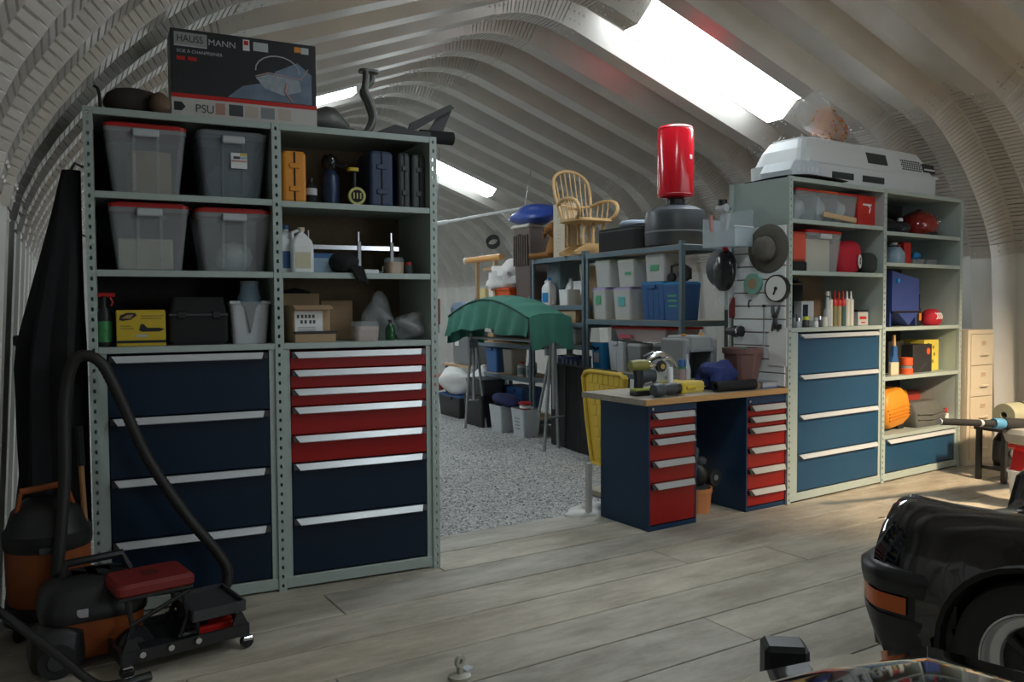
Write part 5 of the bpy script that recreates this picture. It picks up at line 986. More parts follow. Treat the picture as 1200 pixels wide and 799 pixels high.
MB().lathe([(.001, .004), (.98, .004), (.98, .012), (.001, .012)], 24, (0, .19, 0), sx=.26, sy=.17).build('base', NB, t)
rlump('laundry', 'pale clothes and white bags heaped in the blue basket', 'laundry', 'K', 1.22, .15, .71, .22, .14, .17, 171, pm('pale_cloth', (.40, .44, .52), .9, var=.5, scale=10), .25)
# ---- far rack shelves
FZ = .655+.014; FZ2 = 1.09+.014; FT = 1.74+.014-.05+.0
tote('blue_pail', 'blue square pail on the far rack shelf', 'pail', 'K', -.86, .05, FZ, .36, .30, .36, BLUEP, None, taper=.84)
tote('beige_pail', 'beige square pail beside the blue pail', 'pail', 'K', -.36, .05, FZ, .28, .26, .35, pm('beige_plastic', (.46, .44, .38), .5), None, taper=.84, handles=False)
for i, (x, h, c_, lb) in enumerate(((.02, .20, REDP, 'white paint tin with a red cap on the far rack'), (.14, .24, pm('pink_cap', (.55, .2, .2), .4), 'taller white tin behind the red capped tin'), (.25, .19, LGREY, 'small pale tin at the far rack shelf end'))):
    bottle('paint_tin', lb, 'K', x, .08+.10*(i == 1), FZ, [(.055, 0), (.058, .01), (.058, h*.75), (.03, h*.85), (.03, h)], WHITE if i < 2 else LGREY, c_, h*.86, lab=(h*.15, h*.6), labmat=pm('tin_label', (.25, .34, .36), .5, var=.6, scale=20), cat='tin')
tote('blue_tote', 'lidded blue tote on the far rack bottom shelf', 'tote', 'K', -.25, .06, .114, .62, .34, .40, BLUEP, BLUEP, taper=.88)
rlump('dark_clothes', 'dark bundle stuffed on the far rack upper shelf', 'clothes', 'K', -.45, .32, FZ2, .50, .22, .20, 181, pm('near_black_cloth', (.02, .022, .025), .95, var=.4), .25, sq=.7)
carton('tan_carton', 'tan carton end showing under the green canopy', 'K', -.95, .10, FZ2, .18, .3, .12, CARD, tape=False)
FTZ = 1.704
rlump('white_bundle', 'bulging white bundle on top of the far rack', 'bundle', 'K', -.54, .16, FTZ+.16, .30, .20, .19, 191, pm('white_cloth', (.78, .76, .74), .85, var=.1), .38, freq=6, sq=.8)
t = fth('red_crate', 'red orange plastic crate under the white bundle', 'crate', 'K', -.52, .04, FTZ); frustum(MB(), .46, .30, .52, .36, 0, .16, c=(0, .18)).build('body', ORD, t); MB().box(-.27, .27, -.012, .37, .135, .16, .004).build('rim', ORD, t)
carton('white_carton', 'tall narrow white carton beside the white bundle', 'K', -.93, .10, FTZ, .14, .14, .42, PAPER, tape=False)
t = fth('orange_post_roll', 'orange tube with a white end laid over the far rack', 'tube', 'K', -.95, .03, FTZ+.60-.0); MB().lathe([(.001, -.62), (.045, -.62), (.045, .50), (.001, .50)], 16, axis='x').build('tube', pm('pale_orange', (.70, .34, .10), .5), t); MB().lathe([(.001, -.665), (.05, -.665), (.05, -.61), (.001, -.61)], 16, axis='x').build('end_cap', WHITE, t)
for sx in (-.30, .28): MB().box(sx-.02, sx+.02, -.01, .04, -.60, -.03).build('support', OSB, t)
carton('yellow_carton', 'small pale yellow carton at the far rack left end', 'K', -1.10, .05, FTZ, .16, .16, .17, pm('butter_print', (.70, .58, .26), .6), tape=False)
carton('tan_board_box', 'flat tan box topping the white carton', 'K', -.93, .06, FTZ+.423, .34, .22, .05, CARD, tape=False)
# ---- floor things before the racks (gravel z = -.05)
G = -.055
tote('grey_pail', 'pale grey square bin on the gravel under the swing', 'bin', 'K', .0, -.33, G, .36, .28, .36, LGREY, None, taper=.8, handles=False)
tote('grey_pail', 'pale grey square bin beside the swing right leg', 'bin', 'K', .52, -.28, G, .34, .28, .36, LGREY, None, taper=.8, handles=False)
for k in range(4): MB().box(-.06, .06, -.004, .02, .10+k*.045, .112+k*.045).build('grey_line', MGREY, bpy.data.objects['grey_pail.001'], loc=(0, .018-.004*k, 0))
rlump('navy_cloth', 'dark navy cloth draped over the left grey bin', 'cloth', 'K', .06, -.20, G+.34, .30, .14, .09, 201, pm('navy_cloth', (.02, .025, .09), .9, var=.4), .25)
t = fth('red_clamp', 'red and white spool sitting in the right grey bin', 'spool', 'K', .52, -.15, G+.32); MB().lathe([(.001, 0), (.09, 0), (.09, .02), (.05, .03), (.05, .09), (.09, .10), (.09, .12), (.001, .12)], 16).build('spool', REDP, t); MB().lathe([(.052, .03), (.075, .045), (.075, .075), (.052, .09)], 16).build('cord', WHITE, t)
t = tote('storage_chest', 'large black lidded storage trunk on the gravel', 'trunk', 'K', -.66, -.34, G, .60, .42, .44, BLK, BLK, taper=.9)
t = tote('storage_chest', 'smaller black lidded box stacked on the black trunk', 'trunk', 'K', -.66, -.31, G+.443, .56, .36, .22, DGREY, BLK, taper=.9, ribs=5, handles=False)
t = tote('storage_chest', 'far black box with a blue lid by the white bags', 'trunk', 'K', -1.75, -.22, G, .80, .44, .34, BLK, BLUEP, taper=.9)
rlump('white_sack', 'white plastic sacks piled on the far black box', 'sack', 'K', -1.72, -.10, G+.345, .40, .22, .20, 211, pm('white_film', (.72, .72, .70), .5, var=.12), .28, freq=5)
rlump('white_sack', 'grey white sack behind the swing left legs', 'sack', 'K', -1.15, .05, G, .30, .2, .40, 212, pm('white_film', (.72, .72, .70), .5), .2, freq=5)
rlump('red_bag', 'bright red plastic bag tucked among white sacks', 'bag', 'K', -2.28, -.16, G+.345, .22, .14, .14, 213, pm('scarlet_film', (.62, .02, .02), .4), .25)
tote('grey_tote', 'big grey tote with white label at the rack far left', 'tote', 'K', -2.02, .10, .72, .62, .40, .50, MGREY, MGREY, taper=.9, sticker=(-.1, .28, .14, .10))
t = fth('plain_table', 'plain trestle table under the grey tote and tarpaulin', 'table', 'K', -1.95, .02, G); MB().box(-.55, .55, 0, .65, .73, .765, .004).build('table_top', OSB, t)
for sx in (-.50, .50):
    for sy in (.05, .60): MB().box(sx-.02, sx+.02, sy-.02, sy+.02, 0, .73).build('leg', RACK, t)
rlump('blue_tarp', 'folded blue and grey tarpaulin on the far grey tote', 'tarpaulin', 'K', -2.00, .28, 1.21, .50, .24, .26, 221, pm('grey_blue_tarp', (.07, .12, .20), .5, var=.6, scale=5), .25, freq=5)
# ---- canopy swing
t = fth('garden_swing', 'folding garden swing frame with a pleated green fabric canopy', 'swing', 'K', .05, -.62, G)
TUBE = pm('grey_tube', (.34, .36, .36), .35, .5)
CX0, CX1 = -.58, 1.60
for s_, x in ((-1, CX0), (1, CX1)):
    MB().tube([(x-.03*s_, .10, 0), (x-.03*s_, .20, 1.30)], .020, 8).build('leg', TUBE, t); MB().tube([(x-.14*s_, .36, 0), (x-.05*s_, .26, 1.26)], .020, 8).build('leg', TUBE, t)
    MB().tube([(x-.22*s_, .14, .42), (x-.09*s_, .20, 1.02), (x-.03*s_, .22, 1.22)], .018, 8).build('brace', TUBE, t); MB().box(x-.06*s_-.03, x-.06*s_+.03, .14, .26, 1.10, 1.20, .01).build('joint', MGREY, t); MB().tube([(x-.03*s_, .12, .38), (x-.09*s_, .42, .38)], .014, 8).build('spreader', TUBE, t)
MB().tube([(CX0, .22, 1.25), (CX1, .22, 1.25)], .02, 8).build('top_bar', TUBE, t)
MB().tube([(CX1+.09, .16, .50), (CX1+.07, .16, 1.28)], .02, 8).build('folded_leg', TUBE, t)
def arc(u): return 1.50+.30*math.sin(PI*(.10+.80*u))**1.1 if 0 <= u <= 1 else 1.5
def canopy(u, v):
    x = CX0+(CX1-CX0)*u; y = -.12+.56*v; w = abs(2*v-1)
    return (x, y, arc(u)-.05*w**3+.010*math.sin(u*38)*(1-w))
MB().grid(canopy, 60, 10, th=.006).build('canopy', GREENC, t)
def valance(u, v):
    x = CX0+(CX1-CX0)*u; drop = (.24+.12*math.sin(PI*u)+.025*math.sin(u*17+1))*v
    return (x+.02*math.sin(v*3), -.12-.07*v+.035*math.sin(u*40+.6*math.sin(9*u))*v**.7+.03*math.sin(u*15)*v, arc(u)-.05-drop)
MB().grid(valance, 90, 8, th=.005).build('valance', GREENC, t)
for xe, sg in ((CX1, 1), (CX0, -1)):
    MB().grid(lambda u, v: (xe+sg*(.02+.05*v+.02*math.sin(u*16)*v), -.12+.56*u, arc(0)-.05*abs(2*u-1)**3-(.36+.03*math.sin(u*9))*v), 24, 6, th=.005).build('side_valance', GREENC, t)
MB().tube([tuple(Vector(valance(i/40, 0))+Vector((0, -.01, .004))) for i in range(41)], .012, 6).build('piping', pm('dark_green_trim', (.015, .07, .05), .8), t)
# ---- black and yellow folding panels leaning by the bench
t = fth('black_board', 'tall black folded panel leaning before the rack', 'panel', 'K', 1.62, -.20, G, -.05)
MB().box(-.42, .10, 0, .09, 0, .98, .01).build('panel', BLKM, t); MB().box(.10, .98, -.015, .06, 0, .98, .01).build('panel', BLKM, t)
for q in (-.25, -.05, .28): MB().box(q-.004, q+.004, -.019, .0, .02, .96).build('groove', DGREY, t)
t = fth('yellow_lounger', 'yellow quilted plastic panel standing behind the bench end', 'panel', 'K', 2.57, -.43, G, -.06)
YP = pm('golden_panel', (.62, .42, .035), .5); t.rotation_euler.x = -.08
R = [(-.37, .95), (-.41, .90), (-.27, .45), (-.10, .02), (-.06, 0), (.38, 0), (.40, .03), (.40, .93), (.36, .97), (-.26, .97)]
MB().prism(R, 0, .05, 'y').build('shell', YP, t)
MB().tube([(a, -.012, b) for a, b in R], .022, 8, close=True).build('rim', YP, t)
for i in range(8):
    for j in range(7):
        z = .06+i*.112; xl = -.36+.33*max(0, (.9-z)/.9)+.03+j*.105
        if xl < .34: MB().box(xl, min(xl+.098, .375), -.008, .0, z, z+.104, .003).build('quilt_square', YP, t)
# white sheet at the deck edge
rlump('white_sheet', 'slumped white plastic sheet by the bench left foot', 'sheet', 'W', 3.46, .62, G, .21, .12, .060, 231, pm('grey_white_film', (.62, .62, .58), .6), .35, freq=5)
t = fth('white_plank', 'narrow pale board standing behind the bench left end', 'board', 'B', -.05, .60, G, .1); MB().box(-.025, .02, 0, .03, 0, .46, .002).build('board', pm('pale_board', (.55, .55, .52), .6), t)
# things on the far right wall and roof
t = fth('hanging_tube', 'thin white tube lamp hung slanting under the far roof', 'lamp', 'W', 5.7, 7.0, 2.95, .0); MB().tube([(-.75, .55, -.05), (.62, -.45, .22)], .022, 8).build('tube', WHITE, t); MB().tube([(-.75, .55, -.05), (-.45, .33, .01)], .034, 8).build('housing', WHITE, t); MB().tube([(.55, -.40, .21), (.70, -.42, 1.05)], .006, 6).build('hanger', STEELD, t); MB().tube([(-.6, .45, -.02), (-.5, .5, 1.2)], .006, 6).build('hanger', STEELD, t)

t = fth('cable_coil', 'coil of black cable hanging on the far right wall', 'cable', 'W', 7.52, 10.2, 2.95)
for k in range(3): MB().tube([(.0+.01*k, .26*math.cos(a), .10*math.sin(a)-.03*k) for a in [2*PI*i/20 for i in range(20)]], .018, 6, close=True).build('loop', RUB, t)
MB().tube([(.0, 0, .05), (.16, 0, .10)], .012, 6).build('hook', STEELD, t)
# ================================================================== LEFT FOREGROUND
VO = pm('vacuum_orange', (.30, .075, .014), .5); 
t = fth('shop_vacuum', 'orange drum shop vacuum with black motor head, far left', 'vacuum', 'L', -.225, -.03, 0, .1); t.scale = (.80, .80, 1.0)
MB().lathe([(.001, .16), (.228, .16), (.235, .18), (.24, .43), (.001, .44)], 28).build('drum', VO, t); MB().lathe([(.001, .05), (.22, .05), (.24, .08), (.24, .16), (.001, .16)], 28).build('drum_base', BLK, t); MB().lathe([(.001, .43), (.245, .43), (.25, .45), (.25, .51), (.23, .53), (.20, .61), (.12, .67), (.001, .68)], 28).build('motor_head', BLK, t)
MB().tube([(-.17, -.06, .60), (-.14, -.08, .72), (.10, -.08, .74), (.14, -.06, .62)], .018, 8).build('handle', VO, t); MB().box(-.06, .06, -.252, -.235, .43, .46, .003).build('label_plate', DGREY, t); MB().tube([(0, -.235, .25), (0, -.30, .25)], .045, 12).build('hose_port', BLK, t)
for a in (.6, 2.2, 3.8, 5.4): MB().lathe([(.001, -.02), (.035, -.02), (.035, .02), (.001, .02)], 12, (.22*math.cos(a), .22*math.sin(a), .035), axis='y').build('caster', RUB, t); 
MB().lathe([(.24, .06), (.26, .07), (.26, .09), (.22, .11)], 28).build('wheel_base', BLK, t)
t = fth('shop_vacuum', 'low black and orange shop vacuum beside the red stool', 'vacuum', 'L', -.03, -.46, 0, .15)
MB().loft([[(px, py, z) for px, py in rrect(w_, d_, .08, 4)] for w_, d_, z in ((.36, .30, .04), (.40, .34, .07), (.42, .36, .22))], 0, True).build('tank', VO, t)
MB().loft([[(px, py, z) for px, py in rrect(w_, d_, .10, 4)] for w_, d_, z in ((.44, .38, .215), (.45, .39, .235), (.44, .37, .27), (.40, .32, .34), (.30, .22, .385), (.16, .12, .395))], 0, True).build('motor_head', BLK, t)
MB().tube([(-.12, -.02, .36), (-.10, -.02, .445), (.13, -.02, .455), (.16, -.02, .375)], .020, 8).build('handle', BLK, t); MB().box(-.035, .01, -.205, -.18, .24, .275, .002, M=Matrix.Rotation(-.25, 4, 'Z')).build('white_sticker', LGREY, t)
for sx, r in ((-.17, .075), (.15, .075)): MB().lathe([(.001, -.03), (r, -.03), (r, .03), (.001, .03)], 20, (sx, -.19, r), axis='y').build('wheel', RUB, t); MB().lathe([(.001, -.034), (r*.5, -.034), (r*.5, -.03), (.001, -.03)], 16, (sx, -.19, r), axis='y').build('hub', DGREY, t)
MB().loft([[(px-.16, py-.10, z) for px, py in rrect(w_, d_, .05, 4)] for w_, d_, z in ((.20, .22, .03), (.22, .24, .06), (.21, .22, .18), (.12, .14, .22))], 0, True).build('front_body', BLK, t)
HOSE = pm('hose_black', (.017, .016, .015), .55)
def ribbed(pts, r, n=8, step=.018):
    P = crom(pts, n); out = []; rad = []
    for i in range(len(P)-1):
        L_ = (P[i+1]-P[i]).length; k = max(1, int(L_/(step/2)))
        for j in range(k): out.append(P[i].lerp(P[i+1], j/k)); rad.append(r*(1.0 if len(rad) % 2 else .90))
    out.append(P[-1]); rad.append(r); return MB().tube(out, rad, 10)
o = ribbed([(-.20, -.30, .12), (-.14, -.20, .75), (-.13, -.15, 1.15), (-.08, -.16, 1.36), (.02, -.17, 1.355), (.10, -.18, 1.20), (.23, -.19, .86), (.41, -.20, .54), (.55, -.21, .34), (.605, -.22, .22), (.57, -.23, .11), (.46, -.24, .05), (.30, -.25, .04)], .030).build('vacuum_hose', HOSE); tag(o, 'long ribbed black vacuum hose arching down across the navy drawers', 'hose')
o = MB().tube(crom([(-.50, -.62, .42), (-.35, -.70, .31), (-.18, -.80, .17), (-.02, -.90, .035), (.08, -.93, .022), (.20, -.90, .022)], 8), .020, 10).build('vacuum_wand', pm('gloss_hose', (.02, .02, .021), .25)); tag(o, 'shiny black tube sloping from the left to the floor', 'tube')
# rolling stool
t = fth('rolling_stool', 'rolling mechanic stool with red padded seat and tool trays', 'stool', 'L', .30, -.60, 0, .22)
FRM = pm('frame_black', (.02, .02, .021), .4)
MB().loft([[(px-.09, py, z) for px, py in rrect(w_, d_, .03)] for w_, d_, z in ((.32, .25, .335), (.34, .27, .345), (.34, .27, .375), (.31, .24, .39))], 0, False).build('seat', pm('stool_red', (.20, .014, .012), .55, var=.15), t); MB().box(-.12, -.05, -.03, .05, .3895, .391).build('seat_mark', pm('seat_print', (.10, .01, .01), .6), t)
MB().box(-.25, .07, -.125, .125, .318, .336, .003).build('seat_frame', FRM, t)
for sx in (-.21, .03):
    for sy in (-.10, .10): MB().tube([(sx, sy, .32), (sx+.02, sy, .19), (sx-.02, sy*1.1, .10)], .012, 7).build('leg', FRM, t)
for y_ in (-.11, .11): MB().tube([(-.20, y_, .20), (.06, y_, .31)], .010, 6).build('brace', FRM, t)
m = MB(); m.box(-.26, .30, -.19, .19, .075, .085); 
for a in ((-.26, .30, -.195, -.18), (-.26, .30, .18, .195)): m.box(*a, .06, .115)
for a in ((-.265, -.25), (.29, .305)): m.box(*a, -.19, .19, .06, .115)
m.build('base_tray', FRM, t)
m = MB(); m.box(.06, .30, -.15, .16, .185, .195); m.box(.06, .30, -.155, -.145, .165, .215); m.box(.06, .30, .155, .165, .165, .215); m.box(.055, .065, -.15, .16, .165, .215); m.box(.295, .305, -.15, .16, .165, .215); m.build('upper_tray', pm('tray_grey', (.05, .052, .055), .5), t)
for sx in (.08, .28):
    for sy in (-.14, .15): MB().tube([(sx, sy, .09), (sx, sy, .19)], .008, 6).build('tray_post', FRM, t)
for sx in (-.22, .26): MB().prism([(sx-.04, .11), (sx+.04, .11), (sx+.015, .17), (sx-.015, .17)], -.19, -.175, 'y').build('gusset', FRM, t)
for sx in (-.24, .29):
    for sy in (-.17, .17):
        MB().lathe([(.001, -.012), (.030, -.012), (.032, 0), (.030, .012), (.001, .012)], 14, (sx, sy-.02*(sy < 0), .032), axis='y').build('caster_wheel', RUB, t)
        MB().box(sx-.022, sx+.022, sy-.048 if sy < 0 else sy-.016, sy-.004 if sy < 0 else sy+.016, .040, .060, .004).build('caster_fork', CHROME, t)
for k in range(3): MB().lathe([(.001, -.015), (.014, -.015), (.014, .015), (.001, .015)], 8, (-.18+k*.12, -.205, .10), axis='y').build('bolt', CHROME, t)
t = fth('red_tool', 'red handled tool lying in the stool base tray', 'tool', 'L', .50, -.55, .086, .22); MB().box(-.05, .07, -.05, -.02, 0, .03, .006).build('grip', REDP, t); MB().box(-.14, -.05, -.045, -.025, .005, .02, .003).build('shank', STEELD, t)
t = fth('red_tool', 'red gripped bar poking past the stool right end', 'tool', 'L', .52, -.66, .086, .22); MB().box(-.12, .06, -.02, .02, 0, .035, .006).build('grip', REDP, t); MB().box(-.20, -.12, -.012, .012, .01, .025, .003).build('shank', STEELD, t)
# coats on the end of the cabinet
COAT = pm('black_coat', (.014, .014, .016), .95, var=.35, scale=5)
def coat(name, label, x, y, top, bot, w0, w1, d, seed, mat=COAT):
    rg = random.Random(seed); R = []; n = 26; ph = rg.uniform(0, 6)
    for j in range(16):
        s = j/15; z = top+(bot-top)*s; w_ = w0+(w1-w0)*min(1, s*2.0); dd = d*(.35+.65*min(1, s*3)); ring = []
        for i in range(n):
            a = 2*PI*i/n; f = 1+.24*min(1, s*1.6)*math.sin(6*a+ph+1.5*s)+.10*math.sin(3*a+ph*2+5*s); ring.append((min(.095, w_*math.cos(a)*f*.5+.085-w_*.5), dd*math.sin(a)*f*.5, z))
        R.append(ring)
    o = MB().loft(R, 0, True).build(name, mat); o.location = fl('L', x, y); return tag(o, label, 'coat')
o = coat('long_coat', 'long black coat hanging on the left cabinet end', -.125, .10, 2.32, .42, .085, .29, .24, 3)
MB().tube([(.03, .0, 2.30), (.06, 0, 2.36), (.10, 0, 2.34)], .008, 6).build('hanger_loop', STEELD, o)
o = coat('dark_jacket', 'shorter black jacket hanging behind the long coat', -.17, .36, 1.95, .70, .06, .22, .26, 5)
MB().tube([(.06, .0, 1.93), (.10, 0, 2.02), (.16, 0, 2.0)], .008, 6).build('hanger_loop', STEELD, o)
# handled tools leaning by the cabinet
t = fth('shovel', 'wooden handled tool with black grip leaning by the cabinet', 'shovel', 'L', -.07, -.06, 0); MB().tube([(.03, .0, .05), (-.0, .0, .82)], .014, 8).build('shaft', pm('ash_wood', (.33, .17, .06), .5), t); MB().tube([(0, 0, .82), (-.008, 0, 1.02)], .022, 8).build('grip', BLKM, t); MB().loft([[(px+.03, py, z) for px, py in rrect(w_, .03, .01)] for w_, z in ((.05, .0), (.06, .04), (.03, .10))], 0, False).build('head', BLK, t)
t = fth('aluminium_level', 'grey aluminium bars stacked against the left corrugated wall', 'bar', 'L', -.36, .22, 0); 
for i, (dx, tilt, h) in enumerate(((0, .05, 1.42), (-.055, .12, 1.36))): MB().box(-.018, .018, -.03, .03, 0, h, .003, M=Matrix.Translation((dx-.02, -.02*i, 0)) @ Matrix.Rotation(tilt, 4, 'Y')).build('bar', pm('dull_aluminium', (.10, .105, .11), .5, .4), t)
t = fth('black_clamp_head', 'black tool head with a bent white hook, far left', 'tool', 'L', -.27, .20, 0); MB().tube([(.0, 0, 0), (0, 0, 1.42)], .016, 8).build('post', BLK, t); MB().box(-.10, .08, -.03, .03, 1.42, 1.475, .008).build('head', pm('dark_brown_metal', (.05, .042, .03), .5), t); MB().tube([(.05, -.02, 1.42), (.075, -.03, 1.36), (.05, -.03, 1.30)], .008, 6).build('hook', LGREY, t)
t = fth('white_clip', 'small white clamp low beside the left cabinet post', 'clamp', 'L', -.13, -.10, 0); MB().tube([(-.03, 0, .50), (.0, -.02, .55), (.02, 0, .49), (0, 0, .0)], .010, 6).build('jaw', LGREY, t)
# ================================================================== RIGHT FOREGROUND
# black sports car, nose to the upper left of the picture; local x runs to its tail, y to its far side
CARP = pm('black_car_paint', (.004, .004, .005), .08, coat=1.0, var=.05); TRIM = pm('bumper_black', (.010, .010, .011), .35)
car = thing('sports_car', 'black sports car nose with an orange corner lamp and silver wheel', 'car', (2.83, -2.24, 0), -1.43)
WX, WR_ = .79, .318
def carsec(x):
    """outline half section at station x: list of (y, z) from near sill over the top to far sill"""
    k = min(1, max(0, x/.9)); nose = max(0, 1-x/.20)
    crest = .80+.03*min(1, max(0, (x-.35)/.8)) if x > .17 else .56+.24*math.sin(min(1, (x+.02)/.19)*PI/2)
    bonnet = .60+.14*k if x > .17 else .54
    y0 = .10*max(0, 1-x/.35)**2
    return [(y0+.03, .20), (y0, .32), (y0, .50), (y0+.02, .60), (y0+.07, crest-.10), (y0+.15, crest-.02), (y0+.26, crest), (y0+.36, crest-.03), (y0+.46, bonnet+.04), (y0+.60, bonnet), (.83, bonnet+.02), (1.06-y0, bonnet), (1.20-y0, bonnet+.04), (1.30-y0, crest-.03), (1.40-y0, crest), (1.51-y0, crest-.02), (1.59-y0, crest-.10), (1.64-y0, .60), (1.66-y0, .50), (1.66-y0, .32), (1.63-y0, .20)]
def arch_cut(sec, x):
    d = abs(x-WX)
    if d < .36:
        lim = .31+math.sqrt(.36**2-d*d); out = []
        for y, z in sec:
            if z < lim and y < .35: out.append((y+.02 if z > .45 else y+.16*0+.0, max(z, lim)))
            elif z < lim and y > 1.31: out.append((y, max(z, lim)))
            else: out.append((y, z))
        return out
    return sec
xs = [.13, .15, .18, .22, .28, .34, .40, .432, .46, .49, .52, .60, .68, .73, .79, .86, .96, 1.03, 1.09, 1.12, 1.149, 1.20, 1.3, 1.6, 1.9]
R = [[(x, y, z) for y, z in arch_cut(carsec(x), x)] for x in xs]
MB().loft(R, 0, True, True, False).build('front_body', CARP, car)
f0 = R[0]; MB().add(f0, [tuple(range(len(f0)))], 0, False).build('nose_panel', CARP, car)
# cabin and tail behind, plain but closed
R = []
for x, zt, wy, zb in ((1.9, .86, .10, .25), (2.25, 1.10, .22, .25), (2.6, 1.24, .28, .25), (3.1, 1.22, .27, .25), (3.6, 1.02, .18, .25), (4.0, .80, .12, .25), (4.2, .55, .2, .3)):
    R.append([(x, .02, zb), (x, .0, .45), (x, .02, .70), (x, wy*.4, .80 if zt > .8 else zt), (x, wy, (zt+.80)/2 if zt > .85 else zt), (x, wy+.15, zt), (x, .83, zt+.02), (x, 1.66-wy-.15, zt), (x, 1.66-wy, (zt+.80)/2 if zt > .85 else zt), (x, 1.66-wy*.4, .80 if zt > .8 else zt), (x, 1.64, .70), (x, 1.66, .45), (x, 1.64, zb)])
MB().loft(R, 0, True, True, False).build('cabin_body', CARP, car)
MB().box(.40, 4.0, .12, 1.54, .17, .30, .02).build('floor_pan', TRIM, car)
for yc in (.25, 1.41):
    MB().loft([[(.155+.10*s+dd+.05*(r*math.sin(a))/.1*0, yc+r*math.cos(a), .665+r*math.sin(a)*1.02) for a in [2*PI*i/26 for i in range(26)]] for r, s, dd in ((.125, .9, .0), (.125, .0, -.012), (.108, -.1, -.018))], 0, True).build('headlamp_ring', CARP, car)
    MB().loft([[(.125-.022*(1-r/.106), yc+r*math.cos(a), .665+r*math.sin(a)) for a in [2*PI*i/22 for i in range(22)]] for r in (.106, .08, .04, .003)], 0, True).build('headlamp_glass', pm('headlamp_glass', (.30, .33, .35), .05), car)
# bumper: wraps the nose
def bump(z, out):
    pts = []
    for x, y in ((.46, .045), (.36, -.005), (.20, -.02), (.10, .04), (.03, .14), (-.01, .30), (-.035, .55), (-.045, .83), (-.035, 1.11), (-.01, 1.36), (.03, 1.52), (.10, 1.62), (.20, 1.68), (.36, 1.665), (.46, 1.615)): pts.append((x-out*(1 if .0 < y < 1.66 else 0), y-(out*.6 if y < .3 else 0)+(out*.6 if y > 1.36 else 0), z))
    return pts
rows = [bump(.20, -.06), bump(.25, -.03), bump(.34, -.005), bump(.365, .0), bump(.37, -.012), bump(.455, -.012), bump(.46, .004), bump(.50, .012), bump(.53, .010), bump(.555, -.02), bump(.565, -.10)]
MB().loft(rows, 0, True, False, False).build('bumper', TRIM, car)
ORL = pm('amber_lens', (.62, .12, .012), .22)
def lens(s0, s1, z0, z1):
    P = crom(bump((z0+z1)/2, -.004), 6); a, b = int(s0*len(P)), int(s1*len(P)); v = []
    for p in P[a:b]: v += [(p.x, p.y, z0), (p.x, p.y, z1)]
    n = (b-a); return MB().add(v, [(2*i, 2*i+2, 2*i+3, 2*i+1) for i in range(n-1)], 0, True)
lens(.10, .30, .385, .452).build('indicator_lamp', ORL, car); lens(.64, .90, .385, .452).build('indicator_lamp', ORL, car)
for yw, s_ in ((.10, 1), (1.56, -1)):
    w = MB().lathe([(.20, -.10), (.27, -.105), (.305, -.09), (.315, -.06), (.315, .06), (.305, .09), (.27, .105), (.20, .10), (.20, -.10)], 44, axis='y').build('tyre', pm('tyre_rubber', (.022, .022, .024), .7), car, loc=(WX, yw, WR_))
    sgn = -s_
    MB().lathe([(.212, sgn*.098), (.206, sgn*.104), (.196, sgn*.095), (.188, sgn*.060), (.165, sgn*.055), (.158, sgn*.05), (.152, sgn*.02), (.150, sgn*.01), (.205, sgn*.01), (.212, sgn*.098)], 44, axis='y').build('rim', pm('silver_rim', (.80, .81, .82), .3, .3), w)
    MB().lathe([(.158, sgn*.03), (.10, sgn*.045), (.05, sgn*.06), (.001, sgn*.062)], 30, axis='y').build('hub_face', pm('black_rim_centre', (.012, .012, .013), .3), w)
    for k in range(5): MB().box(.045, .150, -.02, .02, -.018, .018, .006, M=Matrix.Translation((0, sgn*.052, 0)) @ Matrix.Rotation(2*PI*k/5, 4, 'Y')).build('spoke', pm('black_rim_centre', (.012, .012, .013), .3), w)
    MB().lathe([(.35, -.11), (.37, -.11), (.37, .12), (.35, .12), (.35, -.11)], 32, axis='y').build('wheel_well', BLKM, w); MB().lathe([(.001, -.13*sgn), (.37, -.13*sgn), (.37, -.12*sgn), (.001, -.12*sgn)], 32, axis='y').build('wheel_well_back', BLKM, w)
for yw in (.10, 1.56): MB().lathe([(.001, -.10), (.27, -.105), (.315, -.06), (.315, .06), (.27, .105), (.001, .10)], 32, axis='y').build('rear_tyre', pm('tyre_rubber', (.022, .022, .024), .7), car, loc=(3.05, yw, WR_))
# foreground dark car: local x runs to its tail, y to its far side
car2 = thing('dark_car', 'dark glossy car roof along the bottom edge of view', 'car', (.56, -4.375, 0), -.927)
PA = pm('dark_brown_paint', (.020, .016, .015), .07, coat=1.0, var=.1)
R = []
for x, zt, hw, sh in ((-1.75, .50, .50, .55), (-1.68, .58, .54, .58), (-1.2, .65, .56, .60), (-.80, .72, .57, .61), (-.55, .96, .57, .61), (-.36, 1.085, .57, .61), (-.20, 1.165, .57, .61), (-.10, 1.208, .57, .61), (0.0, 1.238, .57, .61), (.10, 1.228, .57, .61), (.25, 1.20, .57, .61), (.6, 1.12, .57, .61), (1.1, .95, .56, .61), (1.6, .80, .55, .60), (1.9, .70, .54, .58)):
    zt += .032*max(0, 1-abs(x)/.9)
    g = max(.02, (zt-.60)*.30); R.append([(x, -sh+.03, .25), (x, -sh, .42), (x, -sh+.01, min(.62, zt-.03)), (x, -hw+.02, zt-g), (x, -hw+.10, zt-g*.35), (x, -hw*.5, zt-g*.08), (x, 0, zt), (x, hw*.5, zt-g*.08), (x, hw-.10, zt-g*.35), (x, hw-.02, zt-g), (x, sh-.01, min(.62, zt-.03)), (x, sh, .42), (x, sh-.03, .25)])
MB().loft(R, 0, True, True, False).build('body', PA, car2)
for r_ in (R[0], R[-1]): MB().add(r_, [tuple(range(len(r_)))], 0, False).build('end_panel', PA, car2)
MB().tube([(0.0, y_, z_-.001) for y_, z_ in ((p[1], p[2]-.0015) for p in R[8][4:9])], .0025, 6).build('roof_seam', pm('seam_tan', (.09, .08, .068), .5), car2)
